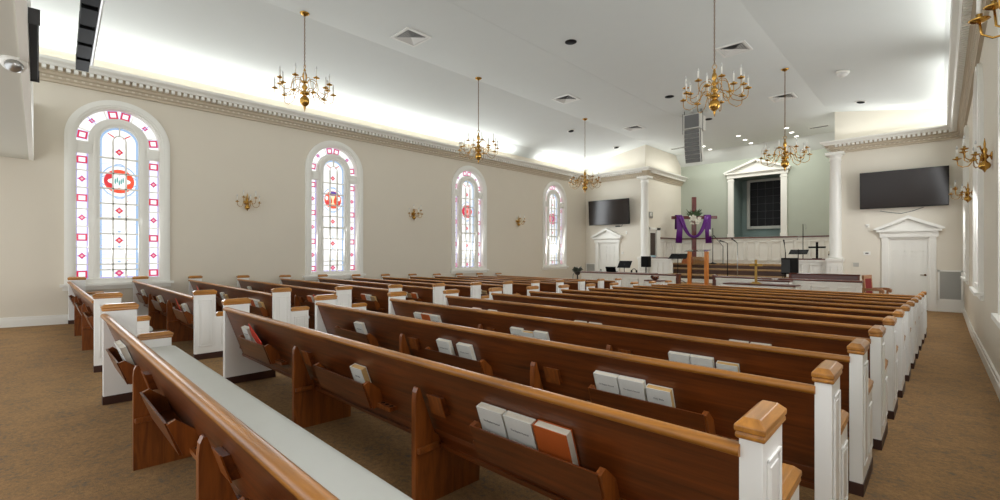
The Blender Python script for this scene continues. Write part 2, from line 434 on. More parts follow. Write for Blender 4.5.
for i, w in enumerate(wins):
    center_glass(w, kinds_w[i % 4])
    struct(w, ('arched stained glass window %s' % dsc[i]) if i < 4 else 'arched window in the right wall, number %s from the camera' % ['one', 'two', 'three', 'four'][i-4], 'window')

# ------------------------------------------------------------------ front walls and chancel
def doorhole(b, xa, xb, prof, Y, x0, x1, zt, m):
    "wall at Y from xa to xb with a hole x0..x1 up to zt"
    for a, c in ((xa, x0), (x1, xb)): b.add([(a, Y, 0), (c, Y, 0), (c, Y, zt), (a, Y, zt)], [(0, 1, 2, 3)], m)
    top = [(x, ceil_z(x)+.01) for x in (prof)]
    pts = [(xa, zt), (xb, zt)]+top[::-1]
    b.add([(p[0], Y, p[1]) for p in pts], [tuple(range(len(pts)))], m)
DLX, DRX = -10.49, -.675            # door centres
b = MB(); doorhole(b, XL, XA, [XL, XL+.4, XA], YW, DLX-.44, DLX+.44, 2.06, M['wallf']); struct(b.build('wall_front_left'))
b = MB(); doorhole(b, XB, XR, [XB, XR-.4, XR], YW, DRX-.44, DRX+.44, 2.06, M['wallf']); struct(b.build('wall_front_right'))
HY0, HY1 = 18.0, 18.62              # doorway in the left chancel wall
b = MB()
def wl(y0, y1, z0, z1): b.add([(XA, y0, z0), (XA, y1, z0), (XA, y1, z1), (XA, y0, z1)], [(0, 1, 2, 3)], M['wallf'])
wl(YW, HY0, 0, ZC); wl(HY0, HY1, 2.6, ZC); wl(HY0, HY1, 0, .57); wl(HY1, 20.6, 0, ZC)
b.add([(XA, 20.6, 0), (XA, YB, 0), (XA, YB, 5.62), (XA, 20.6, ZC)], [(0, 1, 2, 3)], M['wallf'])
struct(b.build('wall_chancel_left'))
b = MB(); b.add([(XB, YW, 0), (XB, YB, 0), (XB, YB, 5.62), (XB, 20.6, ZC), (XB, YW, ZC)], [(0, 1, 2, 3, 4)], M['wallf']); struct(b.build('wall_chancel_right'))
NX0, NX1, NZ0, NZ1 = -6.46, -4.64, 2.30, 4.86
b = MB()
for x0, x1, z0, z1 in ((XA, NX0, 0, 5.62), (NX1, XB, 0, 5.62), (NX0, NX1, 0, NZ0), (NX0, NX1, NZ1, 5.62)):
    b.add([(x0, YB, z0), (x1, YB, z0), (x1, YB, z1), (x0, YB, z1)], [(0, 1, 2, 3)], M['green'])
struct(b.build('wall_back'), 'sage green back wall of the chancel', 'wall')
b = MB(); y1 = YB+1.25; m = M['niche']
P = [(NX0, NZ0), (NX1, NZ0), (NX1, NZ1), (NX0, NZ1)]
for (xa, za), (xb, zb) in zip(P, P[1:]+P[:1]): b.add([(xa, YB, za), (xb, YB, zb), (xb, y1, zb), (xa, y1, za)], [(0, 1, 2, 3)], m)
b.add([(x, y1, z) for x, z in P], [(0, 1, 2, 3)], m); struct(b.build('wall_niche'))
w9 = empty('window_9', (-5.53, y1, 3.8)); struct(w9, 'dark leaded window in the niche above the choir loft', 'window')
b = MB()
for x0, x1, z0, z1 in ((-.72, -.60, -1.12, 1.06), (.60, .72, -1.12, 1.06), (-.60, .60, -1.12, -1.0), (-.6, .6, .96, 1.06)): b.box(x0, x1, -.08, -.002, z0, z1, M['grille'])
b.build('window_frame', w9)
b = MB(); b.box(-.6, .6, -.03, -.005, -1.0, .96, M['leaded'])
for k in range(1, 4): b.box(-.6+.3*k-.006, -.6+.3*k+.006, -.036, -.03, -1.0, .96, M['dlead'])
for k in range(1, 6): b.box(-.6, .6, -.036, -.03, -1.0+.327*k-.006, -1.0+.327*k+.006, M['dlead'])
b.build('leaded_pane', w9)
# niche surround with pediment
def pediment(b, cx, y, half, z0, zap, dep, m, dent=.05):
    "raking pediment: base corners (cx+-half, z0), apex (cx, zap); thickness dep towards the viewer"
    t = .07
    b.prism([(cx-half+.08, z0), (cx+half-.08, z0), (cx, zap-.10)], y-.05, y+.01, 'y', m)
    b.prism([(cx-half, z0), (cx-half, z0+t*.6), (cx, zap), (cx+half, z0+t*.6), (cx+half, z0), (cx+half-.1, z0), (cx, zap-t*1.3), (cx-half+.1, z0)], y-dep, y+.01, 'y', m)
    sl = math.atan2(zap-z0, half); n = int(half*2/dent/1.1)
    for sgn in (-1, 1):
        k = .14
        while k < half*.97:
            x = cx+sgn*(half-k); z = z0+(k)*math.tan(sl)-t*1.35
            if z > z0+.0: b.box(x-dent*.28, x+dent*.28, y-dep*.72, y+.005, z-.02, z+.025, m)
            k += dent
b = MB(); w = M['white']
for x0, x1 in ((NX0-.20, NX0+.02), (NX1-.02, NX1+.20)):
    b.box(x0, x1, YB-.07, YB+.02, 2.30, 4.86, w); b.box(x0-.02, x1+.02, YB-.09, YB+.01, 2.30, 2.44, w); b.box(x0-.02, x1+.02, YB-.09, YB+.01, 4.70, 4.76, w)
b.box(NX0-.24, NX1+.24, YB-.10, YB+.01, 4.84, 5.0, w); b.box(NX0-.32, NX1+.32, YB-.18, YB+.01, 5.0, 5.06, w)
x = NX0-.22
while x < NX1+.2: b.box(x, x+.035, YB-.135, YB, 4.955, 5.0, w); x += .07
pediment(b, -5.55, YB, 1.26, 5.06, 5.56, .20, w, .07)
struct(b.build('trim_9'), 'white pedimented surround of the niche', 'trim')
# wainscot of the chancel
b = MB(); b.box(XA, XB, YB-.03, YB+.01, 1.1, 2.24, w); b.box(XA, XB, YB-.08, YB, 2.24, 2.29, M['mahog']); b.box(XA, XB, YB-.05, YB, 2.17, 2.24, w)
x = XA+.12
while x < XB-.4:
    for a, c, z0, z1 in ((x, x+.02, 1.3, 2.1), (x+.33, x+.35, 1.3, 2.1), (x, x+.35, 1.3, 1.32), (x, x+.35, 2.08, 2.1)): b.box(a, c, YB-.062, YB-.03, z0, z1, M['white'])
    x += .45
b.box(XA-.01, XA+.03, HY1+.36, YB, 1.1, 2.24, w); b.box(XA, XA+.08, HY1+.33, YB, 2.24, 2.29, M['mahog'])
y = HY1+.45
while y < YB-.35:
    for a, c, z0, z1 in ((y, y+.02, 1.3, 2.1), (y+.24, y+.26, 1.3, 2.1), (y, y+.26, 2.08, 2.1)): b.box(XA+.03, XA+.058, a, c, z0, z1, w)
    y += .36
struct(b.build('trim_10'), 'white panelled wainscot with a dark cap around the choir loft', 'trim')

# cornices
def cornice(name, path, side):
    prof = [(0, 4.74), (.05, 4.74), (.05, 4.78), (.075, 4.80), (.075, 4.84), (.11, 4.86), (.11, 4.90), (.15, 4.92), (.15, 4.965), (.24, 4.98), (.27, 5.02), (.335, 5.055), (.35, 5.10), (.33, 5.10), (.31, 5.06), (.0, 5.04)]
    n = len(path); b = MB(); rows = []
    for i, p in enumerate(path):
        p = Vector((p[0], p[1]))
        ds = []
        if i > 0: ds.append((p-Vector(path[i-1][:2])).normalized())
        if i < n-1: ds.append((Vector(path[i+1][:2])-p).normalized())
        ns = [Vector((d.y, -d.x))*side for d in ds]
        mdir = (ns[0]+ns[-1])/2; k = 1/max(.2, mdir.length_squared); mv = mdir*k
        rows.append([(p.x+mv.x*o, p.y+mv.y*o, z) for o, z in prof])
    m = len(prof)
    for i in range(n-1):
        for j in range(m-1):
            mt = M['frieze'] if j <= 8 else M['white']  # beige band behind the dentils paints in the shade of their gaps
            b.add([rows[i][j], rows[i+1][j], rows[i+1][j+1], rows[i][j+1]], [(0, 1, 2, 3)], mt)
    for i in range(n-1):
        a, c = Vector(path[i][:2]), Vector(path[i+1][:2]); L = (c-a).length; d = (c-a)/L; nn = Vector((d.y, -d.x))*side
        t = .16
        while t < L-.05:
            for o0, o1, z0, z1, hw in ((.15, .235, 4.918, 4.978, .030), (.075, .09, 4.806, 4.838, .022)):
                q = a+d*t
                vs = [(q.x+nn.x*o+d.x*s, q.y+nn.y*o+d.y*s, z) for z in (z0, z1) for o in (o0, o1) for s in (-hw, hw)]
                b.add(vs, [(0, 1, 3, 2), (4, 6, 7, 5), (2, 3, 7, 6), (0, 2, 6, 4), (1, 5, 7, 3)], M['white'] if o0 > .1 else M['bead'])
            t += .105
    return struct(b.build(name), None)
o = cornice('trim_1', [(XL, Y0), (XL, YW), (XA, YW), (XA, YB)], 1); o['label'] = 'white dentil cornice along the stained glass wall'; o['category'] = 'cornice'
o = cornice('trim_2', [(XR, Y0), (XR, YW), (XB, YW), (XB, YB)], -1); o['label'] = 'white dentil cornice along the right wall'; o['category'] = 'cornice'
# corner pilasters
for nm, cx, lab in (('trim_3', XA-.02, 'white corner column left of the chancel'), ('trim_4', XB+.02, 'white corner column right of the chancel')):
    b = MB()
    b.loft([(0, .20, .20, cx, YW), (1.36, .20, .20, cx, YW), (1.36, .23, .23, cx, YW), (1.44, .23, .23, cx, YW), (1.46, .19, .19, cx, YW)], w)
    b.box(cx-.10, cx-.08, YW-.22, YW-.19, .65, 1.2, w); b.box(cx+.08, cx+.10, YW-.22, YW-.19, .65, 1.2, w)
    b.lathe([(.19, 1.45), (.19, 1.50), (.16, 1.55), (.158, 3.0), (.145, 4.50), (.17, 4.53), (.15, 4.56), (.15, 4.62), (.20, 4.68), (.20, 4.74)], w, (cx, YW, 0), 20)
    b.loft([(4.68, .24, .24, cx, YW), (4.76, .24, .24, cx, YW)], w)
    struct(b.build(nm), lab, 'column')
# baseboards
def bboard(name, pts, h):
    b = MB()
    for (x0, y0), (x1, y1) in zip(pts, pts[1:]):
        ys = [y0, YF, y1] if y0 < YF < y1 else [y0, y1]
        for ya, yb in zip(ys, ys[1:]):
            xa, xb = x0, x1
            for o0, o1, hh in ((0, .022, h), (.022, .03, h*.75)):
                d = -1 if x0 > -3 else 1
                X0, X1 = xa+d*o0, xa+d*o1
                vs = [(x, y, zf(y)+z) for x in (X0, X1) for y in (ya, yb) for z in (0, hh)]
                b.add(vs, [(0, 1, 3, 2), (4, 6, 7, 5), (1, 5, 7, 3), (0, 4, 5, 1), (2, 3, 7, 6)], w)
    return struct(b.build(name), None)
bboard('baseboard_left', [(XL, Y0), (XL, YW)], .17); bboard('baseboard_right', [(XR, Y0), (XR, YW)], .17)
b = MB(); b.box(XL, DLX-.6, YW-.025, YW, 0, .30, w); b.box(DLX+.6, XA-.2, YW-.025, YW, 0, .30, w); struct(b.build('baseboard_front_left'))
b = MB(); b.box(XB+.2, DRX-.6, YW-.025, YW, 0, .30, w); b.box(DRX+.6, XR, YW-.025, YW, 0, .28, w); b.box(DRX+.6, XR, YW-.04, YW, .28, .31, w); struct(b.build('baseboard_front_right'))
# doors
def door(name, cx, label, hs):
    r = empty(name, (cx, YW, 0)); struct(r, label, 'door')
    b = MB()
    for s in (-1, 1):
        x0, x1 = sorted((s*.43, s*.585)); b.box(x0, x1, -.06, .02, 0, 2.08, w); b.box(x0+.035, x1-.035, -.068, -.06, .2, 1.98, w); b.box(x0-.01, x1+.01, -.075, .02, 0, .2, w)
        x0, x1 = sorted((s*.405, s*.44)); b.box(x0, x1, -.02, .12, 0, 2.07, w)
    b.box(-.44, .44, -.02, .12, 2.03, 2.08, w)
    b.build('door_casing', r, bevel=.004)
    b = MB(); b.box(-.63, .63, -.09, .02, 2.08, 2.24, w); b.box(-.70, .70, -.16, .02, 2.24, 2.30, w)
    x = -.63
    while x < .62: b.box(x, x+.03, -.125, 0, 2.19, 2.24, w); x += .06
    pediment(b, 0, 0, .76, 2.30, 2.70, .19, w, .06)
    b.build('pediment', r)
    b = MB(); b.box(-.405, .405, .04, .085, .01, 2.03, w)
    for s in (-1, 1):
        for z0, z1 in ((.18, .80), (.95, 1.55), (1.66, 1.92)):
            x0, x1 = sorted((s*.07, s*.33))
            b.loft([(0, 1, 1, 0, 0)], w) if False else None
            for a, c, e, f in ((x0, x1, z0, z0+.025), (x0, x1, z1-.025, z1), (x0, x0+.025, z0, z1), (x1-.025, x1, z0, z1)): b.box(a, c, .03, .04, e, f, w)
            b.box(x0+.05, x1-.05, .033, .04, z0+.05, z1-.05, w)
    b.build('door_leaf', r)
    b = MB(); b.lathe([(.028, 0), (.028, .012), (.012, .02), (.012, .05)], M['dbrass'], (hs*.355, .04, 1.0), 12, 'y'); b.tube([(hs*.355, -.01, 1.0), (hs*.255, -.012, 1.0)], .010, M['dbrass'], 8)
    b.build('door_handle', r)
door('door_1', DLX, 'white pedimented door below the left television', 1); door('door_2', DRX, 'white six panel pedimented door below the right television', 1)
r = empty('door_3', (XA, (HY0+HY1)/2, .57), PI/2); struct(r, 'narrow dark doorway beside the left column', 'door')
b = MB()
for x0, x1 in ((-.37, -.31), (.31, .66)): b.box(x0, x1, -.03, .05, .0, 2.12, M['white'])
b.box(-.37, .66, -.03, .05, 2.03, 2.12, w); b.build('door_frame', r)
b = MB(); b.box(-.31, .31, .05, .09, 0, 1.90, M['darkroom']); b.box(-.31, .31, .03, .05, .60, .95, M['bluepan']); b.box(-.31, .31, .02, .09, 1.90, 2.03, M['white']); b.build('door_leaf', r)  # dark panel colour stands in for the unlit room behind the opening

# platform, steps, partitions
b = MB(); cp, rk = M['carpet'], M['choir']
b.box(-6.25, -5.05, 14.3, 14.6, 0, .19, cp); b.box(-6.25, -5.05, 14.6, 14.9, 0, .38, cp)
b.box(-10.0, -1.5, 15.0, YW, 0, .57, cp); b.box(-6.25, -5.05, 14.9, 15.0, 0, .57, cp)
b.box(-7.55, -3.55, 16.5, 16.52, .57, .70, w)
for k, (y, z0, z1) in enumerate(((16.75, .57, .82), (17.9, .57, 1.01), (18.95, .57, 1.17))):
    x0, x1 = (-7.58, -3.55) if k == 0 else (XA+.01, XB-.01)
    ye = 17.9 if k == 0 else (18.95 if k == 1 else YB)
    b.box(x0, x1, y, ye, z0, z1-.035, rk); b.box(x0, x1, y-.03, ye, z1-.035, z1, cp)
struct(b.build('floor_platform'), 'carpeted platform with brown steps up to the choir loft', 'floor')
def panelled(b, x0, x1, y, z0, z1, n):
    b.box(x0, x1, y-.06, y+.06, z0, z1, w); W = (x1-x0)/n
    for k in range(n):
        a, c = x0+W*k+.10, x0+W*(k+1)-.10
        for p, q, e, f in ((a, c, z0+.12, z0+.14), (a, c, z1-.16, z1-.14), (a, a+.02, z0+.12, z1-.14), (c-.02, c, z0+.12, z1-.14)): b.box(p, q, y-.09, y-.06, e, f, w)
    b.box(x0, x1, y-.095, y+.06, z1-.06, z1, w)
    b.box(x0, x1, y-.085, y+.05, z0, z0+.08, w)
for i, (x0, x1, lab) in enumerate(((XA+.2, -7.6, 'white panelled partition with dark cap behind the keyboard rail'), (-3.7, XB-.2, 'white panelled partition under the black cross'))):
    r = empty('choir_partition', ((x0+x1)/2, YW, .57), 0, lab, 'partition')
    b = MB(); panelled(b, -(x1-x0)/2, (x1-x0)/2, 0, 0, .83, 2); b.build('panel', r)
    b = MB(); b.box(-(x1-x0)/2, (x1-x0)/2, -.10, .10, .83, .87, M['mahog']); b.build('cap', r, bevel=.006)
for i, (x0, x1, n, lab) in enumerate(((-10.0, -6.27, 6, 'long white panelled rail with dark cap, in front of the left door'), (-5.03, -1.47, 6, 'long white panelled rail with dark cap, behind the communion table'))):
    r = empty('chancel_rail', ((x0+x1)/2, 14.9, 0), 0, lab, 'rail', 'chancel rails'); h = (x1-x0)/2
    b = MB(); panelled(b, -h, h, 0, 0, .86, n); b.build('panel', r)
    b = MB(); b.prism([(-.11, .86), (-.13, .875), (-.13, .895), (-.10, .91), (.12, .91), (.12, .86)], -h-.03, h+.03, 'x', M['mahog']); b.build('cap', r, bevel=.004)
    s = 1 if i == 0 else -1
    b = MB(); x = s*(h+.04); b.box(x-.05, x+.05, -.09, .09, 0, .90, M['mahog']); b.loft([(.90, .055, .10, x, 0), (.93, .055, .10, x, 0), (.945, .03, .06, x, 0)], M['mahog']); b.build('end_post', r)

# ------------------------------------------------------------------ balcony over the camera
b = MB()
e0, e1 = (XL, .04), (XR, -.055)
b.add([(XL, Y0, 3.29), (XR, Y0, 3.29), (XR, e1[1]-.05, 3.29), (XL, e0[1]-.06, 3.29)], [(0, 1, 2, 3)], M['soffit'])
b.add([(XL, e0[1]-.06, 3.275), (XR, e1[1]-.05, 3.275), (XR, e1[1], 3.275), (XL, e0[1], 3.275)], [(0, 1, 2, 3)], w)
b.add([(XL, e0[1]-.06, 3.275), (XR, e1[1]-.05, 3.275), (XR, e1[1]-.05, 3.29), (XL, e0[1]-.06, 3.29)], [(0, 1, 2, 3)], w)
b.add([(XL, e0[1], 3.275), (XR, e1[1], 3.275), (XR, e1[1], 4.3), (XL, e0[1], 4.3)], [(0, 1, 2, 3)], w)
struct(b.build('ceiling_balcony'), 'beige underside of the rear balcony in the upper left corner', 'ceiling')
p = at(14, 60, Z=3.285)
r = empty('ceiling_camera', p+Vector((0, 0, -.01)), 0, 'white dome security camera under the balcony soffit', 'camera')
r.rotation_euler = Vector((0, 0, -1)).rotation_difference((Vector((0, 0, CAMZ))-p).normalized()+Vector((0, 0, -.9))).to_euler()
b = MB(); b.lathe([(.085, 0), (.085, -.03), (.075, -.055), (.06, -.06)], w, (0, 0, 0), 20); b.build('housing', r)
b = MB(); b.lathe([(.06, -.055), (.055, -.085), (.035, -.105), (.004, -.112)], M['steel'], (0, 0, 0), 20); b.build('dome', r)
b = MB(); b.tube([(.05, .02, -.045), (.11, .05, -.03), (.13, .06, 0)], .012, w, 8); b.build('cable_entry', r)
# black screen case along the balcony front and a lighting bar
r = empty('screen_case', (-5.5, .005, 3.345), -.0075, 'black narrow case mounted on the balcony front edge', 'screen case')
b = MB(); b.prism([(-.01, -.05), (.035, -.05), (.045, 0), (.035, .05), (-.01, .05)], -.78, .78, 'x', M['black']); b.build('case', r)
for x in (-.80, .78): b = MB(); b.box(x, x+.02, -.012, .05, -.055, .055, M['dgrey']); b.build('end_plate', r)
r = empty('lighting_bar', (-5.8, .475, 4.45), -.032, 'black bar of stage lights hanging above the left aisle', 'light bar')
b = MB(); b.tube([(-3.4, .05, .03), (3.2, .05, .03)], .03, M['steel'], 10); b.build('pipe', r)
for k in range(7):
    x = -3.05+k*.62
    b = MB(); b.box(x-.26, x+.24, -.12, .02, -.13, .07, M['black']); b.box(x+.24, x+.28, -.10, .0, -.1, .05, M['black']); b.tube([(x, -.03, .06), (x, .05, .06)], .015, M['dgrey'], 6)
    b.build('stage_light', r)
b = MB()
for x in (-3.2, 0, 3.0): b.tube([(x, .05, .03), (x, .05, 1.62)], .006, M['dmetal'], 6)
b.build('hanging_rod', r)

# ------------------------------------------------------------------ pews
L_ = 4.90; HL = L_/2
def slope_bottom(b):
    b.v = [(x, y, z-SL*y if z < .02 else z) for x, y, z in b.v]; return b
def cap_secs(z, hx, hy, cx, cy):
    return [(z, hx+.004, hy+.004, cx, cy), (z+.006, hx+.008, hy+.010, cx, cy), (z+.016, hx+.008, hy+.010, cx, cy), (z+.020, hx+.005, hy+.006, cx, cy), (z+.024, hx+.010, hy+.014, cx, cy), (z+.040, hx+.010, hy+.014, cx, cy), (z+.060, hx-.010, hy-.012, cx, cy)]
def moulding(b, x, s, y0, y1, z0, z1, m):
    t = .012; xa, xb = sorted((x, x+s*.008))
    for a, c, e, f in ((y0, y1, z0, z0+t), (y0, y1, z1-t, z1), (y0, y0+t, z0, z1), (y1-t, y1, z0, z1)): b.box(xa, xb, a, c, e, f, m)
    xa, xb = sorted((x, x+s*.006)); b.box(xa, xb, y0+.03, y1-.03, z0+.03, z1-.03, m)
def make_pew():
    r = empty('pew')
    W, T = M['pewwhite'], .062
    for s in (-1, 1):
        x = s*(HL-T/2); b = MB()
        b.box(x-T/2, x+T/2, -.115, .115, .07, .812, W); b.box(x-T/2, x+T/2, .115, .37, .07, .525, W)
        b.box(x-T/2-.004, x+T/2+.004, -.12, .375, 0, .075, M['kick'])
        xo = x+s*T/2
        moulding(b, xo, s, -.075, .075, .16, .75, W); moulding(b, xo, s, .165, .325, .16, .45, W)
        e = slope_bottom(b).build('end_panel', r, bevel=.003)
        MB().loft(cap_secs(.810, T/2, .115, x, 0), M['capw']).build('cap', e, bevel=.003)
        MB().loft(cap_secs(.523, T/2-.004, .118, x, .252), M['capw']).build('arm_cap', e, bevel=.003)
    xi = HL-T+.004
    b = MB(); W = M['wood']
    b.prism([(-.115, .765), (-.09, .765), (.085, .285), (.055, .285)], -xi, xi, 'x', W)
    b.prism([(.04, .30), (.05, .27), (.10, .27), (.10, .30)], -xi, xi, 'x', W)
    bk = b.build('backrest', r, bevel=.003)
    b = MB(); b.prism([(-.118, .756), (-.131, .762), (-.134, .775), (-.129, .786), (-.118, .792), (-.096, .792), (-.085, .784), (-.082, .756)], -xi, xi, 'x', M['rail'], True)
    b.build('top_rail', r)
    b = MB(); b.box(-xi, xi, .02, .40, .355, .385, W); b.prism([(.375, .30), (.40, .30), (.40, .355), (.375, .355)], -xi, xi, 'x', W); b.build('seat', r, bevel=.004)
    b = MB(); n = 24
    sec = [(.055, .387), (.06, .43), (.08, .45), (.36, .452), (.40, .44), (.415, .41), (.405, .387)]
    b.prism(sec, -xi+.01, xi-.01, 'x', M['cush'], True); b.build('seat_cushion', r, bevel=.008)
    for k in (-1, 1):
        x = {-1: -.71, 1: .82}[k]; b = MB()
        b.prism([(-.120, 0), (-.120, .57), (-.116, .61), (-.105, .635), (-.092, .63), (-.082, .60), (.01, .36), (.36, .36), (.34, 0)], x-.018, x+.018, 'x', M['supw'])
        b.box(x+.018, x+.045, -.115, .02, .29, .32, M['supw'])
        slope_bottom(b).build('support', r, bevel=.005)
    def ry(z): return -.115+(.765-z)*(.17/.48)      # rear face of the back board
    for k in (-1, 0, 1):
        cx = k*(L_/3-.03)+.0; h = .33; b = MB(); o = .085
        b.prism([(ry(.56)-o-.012, .56), (ry(.56)-o, .56), (ry(.40)-o+.0, .40), (ry(.40)-o-.012, .40)], cx-h, cx+h, 'x', M['wood'])
        b.box(cx-h, cx+h, ry(.42)-o, ry(.42)+.01, .42, .432, M['wood'])
        for s in (-1, 1):
            x = cx+s*h; b.prism([(ry(.56)-o-.004, .555), (ry(.56)-o+.03, .57), (ry(.47)+.008, .49), (ry(.39)+.008, .40), (ry(.40)-o, .40)], x-.012, x+.012, 'x', M['supw'])
        b.box(cx-h-.10, cx-h-.012, ry(.43)-.03, ry(.43)+.01, .41, .43, M['wood'])
        rk = b.build('book_rack', r, bevel=.002)
        b = MB(); b.box(cx+h+.012, cx+h+.15, ry(.415)-.055, ry(.415)+.008, .405, .428, M['supw'])
        for q in range(3): b.lathe([(.013, .428), (.013, .429)], M['hole'], (cx+h+.035+.045*q, ry(.415)-.026, 0), 12)
        b.build('cup_shelf', rk, bevel=.002)
    for k in (-1, 1):
        x = {-1: -.71, 1: .82}[k]+.13; b = MB()
        b.prism([(ry(.59)-.035, .605), (ry(.59)-.005, .605), (ry(.51)+.005, .51), (ry(.51)-.03, .51)], x-.05, x+.05, 'x', M['wood'])
        b.prism([(ry(.59)-.041, .612), (ry(.59)-.035, .612), (ry(.51)-.03, .505), (ry(.51)-.036, .505)], x-.055, x+.055, 'x', M['supw'])
        b.build('card_holder', r, bevel=.002)
    return r
PY0, PITCH = 1.536, .935
ORD = ['nearest', 'second', 'third', 'fourth', 'fifth', 'sixth', 'seventh', 'eighth', 'ninth', 'tenth', 'eleventh', 'twelfth', 'thirteenth']
proto = make_pew(); used = False
PEW = {}
for blk in ('centre', 'window'):
    for n in range(-1, 12):
        if not used: p, used = proto, True
        else: p = copy_tree(proto)
        y = PY0+PITCH*n
        if blk == 'centre':
            x = -2.794+.0064*n+(-.014 if n == 0 else 0); y += ({-1: -.05, 0: -.027, 1: -.025}.get(n, 0) if blk == 'centre' else 0)
            lab = 'brown wooden pew with white ends, %s row of the block beside the right aisle' % ORD[n+1]
        else:
            x = -9.115
            lab = 'brown wooden pew with white ends, %s row of the block beside stained glass windows' % ORD[n+1]
        p.location = (x, y, zf(y)); p.rotation_euler = (0, 0, {0: .0115, 1: .01}.get(n, 0) if blk == 'centre' else 0); p.scale = (1+.0026*n if blk == 'centre' else 1, 1, 1); PEW[blk, n] = (x, y, zf(y))
        tag(p, lab, 'pew', 'pews in the %s block' % ('right' if blk == 'centre' else 'window'))

# ------------------------------------------------------------------ books in the racks
def make_book(name, w_, h_, t_, cover, page, title=None):
    "local: x width, z up, -y the cover that faces the rear of the church"
    b = MB(); k = .003
    b.box(-w_/2, w_/2, -t_/2, -t_/2+k, 0, h_, cover); b.box(-w_/2, w_/2, t_/2-k, t_/2, 0, h_, cover); b.box(-w_/2, -w_/2+k, -t_/2, t_/2, 0, h_, cover)
    o = b.build(name)
    b = MB(); b.box(-w_/2+k, w_/2-.004, -t_/2+k, t_/2-k, .004, h_-.004, page); b.build('page_block', o)
    if title:
        cu = bpy.data.curves.new('title', 'FONT'); cu.body = title; cu.size = .0125 if len(title) > 12 else .014; cu.align_x = 'CENTER'; cu.extrude = .0003
        cu.materials.append(M['ink'])
        t0 = bpy.data.objects.new('title_curve', cu); C.objects.link(t0); bpy.context.view_layer.update()
        me = bpy.data.meshes.new_from_object(t0.evaluated_get(bpy.context.evaluated_depsgraph_get())); bpy.data.objects.remove(t0)
        t = bpy.data.objects.new('title', me); C.objects.link(t); t.parent = o
        t.location = (0, -t_/2-.0006, h_*.70); t.rotation_euler = (PI/2, 0, 0)
    return o
KB = {'g': make_book('hymnal', .155, .225, .036, M['hymnal'], M['pages'], 'The Baptist Hymnal'),
      'b': make_book('bible', .138, .205, .040, M['hymnal'], M['oldpages'], 'Holy Bible'),
      'o': make_book('hymnal', .165, .230, .042, M['rust'], M['pages']),
      'r': make_book('booklet', .34, .13, .006, M['redbk'], M['pages']),
      't': make_book('bible', .135, .20, .040, M['tan'], M['oldpages'])}
usedb = set()
NMB = {'g': 'grey hymnal', 'b': 'yellowed grey bible', 'o': 'rust coloured hymnal', 'r': 'bright red booklet', 't': 'tan bible'}
CATB = {'g': 'book', 'b': 'book', 'o': 'book', 'r': 'booklet', 't': 'book'}
POS = {1: ['only'], 2: ['left', 'right'], 3: ['left', 'middle', 'right'], 4: ['first', 'second', 'third', 'fourth']}
RK = {-1: 'left-hand rack', 0: 'middle rack', 1: 'right-hand rack'}
BOOKS = {('centre', -1): {-1: [('g', .02), ('g', .19)]},
         ('centre', 0): {-1: [('g', -.22), ('r', .02)], 0: [('b', .20)], 1: [('g', -.235), ('g', -.07), ('o', .105)]},
         ('centre', 1): {-1: [('g', .12)], 0: [('g', -.13), ('g', .12)], 1: [('g', -.235), ('g', -.075), ('b', .085)]},
         ('centre', 2): {-1: [('g', -.22), ('o', -.05), ('g', .11)], 0: [('g', -.2), ('b', -.05), ('g', .10)], 1: [('g', -.20), ('g', -.04), ('b', .13)]},
         ('centre', 3): {-1: [('o', -.18), ('g', .12)], 0: [('g', -.1), ('g', .09)], 1: [('g', -.08), ('g', .09)]},
         ('centre', 4): {-1: [('g', .1)], 0: [('g', -.1), ('g', .15)], 1: [('g', -.15), ('b', .05)]},
         ('window', 0): {-1: [('g', .1)], 0: [('t', -.05), ('g', .12)], 1: [('r', -.12), ('t', .03), ('g', .19)]},
         ('window', 1): {-1: [('r', -.1)], 0: [('g', -.08), ('t', .09)], 1: [('g', -.235), ('o', -.07), ('g', .095), ('t', .246)]},
         ('window', 2): {-1: [('g', -.1)], 1: [('o', -.20), ('r', .08)]},
         ('window', 3): {1: [('o', -.076), ('g', .09), ('t', .243)]},
         ('window', 4): {1: [('g', -.15), ('t', .015), ('o', .18)]},
         ('window', 6): {1: [('g', .02), ('t', .18)]}, ('window', 8): {1: [('r', .1)]}}
LEAN = -math.atan2(.16, .45)
for (blk, n), racks in BOOKS.items():
    px, py, pz = PEW[blk, n]
    for k, lst in racks.items():
        cnt = {}
        for q, (kd, dx) in enumerate(lst):
            src = KB[kd]
            if kd in usedb: o = copy_tree(src)
            else: o = src; usedb.add(kd)
            th = {'g': .036, 'b': .04, 'o': .042, 'r': .01, 't': .04}[kd]
            ph = math.atan2(.17, .48); sh = .433
            zz = sh+th/2*math.sin(ph)+.001
            yb = -.115+(.765-(sh+th*math.sin(ph)))*(.17/.48)-.005-th/2*math.cos(ph)
            rz = {0: .0115, 1: .01}.get(n, 0) if blk == 'centre' else 0
            xx = k*(L_/3-.03)+dx
            if kd == 'r': zz += .085; yb -= .063
            o.location = (px+xx-yb*rz, py+yb+xx*rz, pz+zz)
            o.rotation_euler = (ph, 0 if kd != 'r' else .38, rz)
            pos = POS[len(lst)][q]
            lab = '%s, %s book in the %s of the %s pew, %s block' % (NMB[kd], pos, RK[k], ORD[n+1], 'right' if blk == 'centre' else 'window')
            tag(o, lab, CATB[kd], 'books in the %s of the %s pew' % (RK[k], ORD[n+1]))
for kd, o in KB.items():
    if kd not in usedb: bpy.data.objects.remove(o)

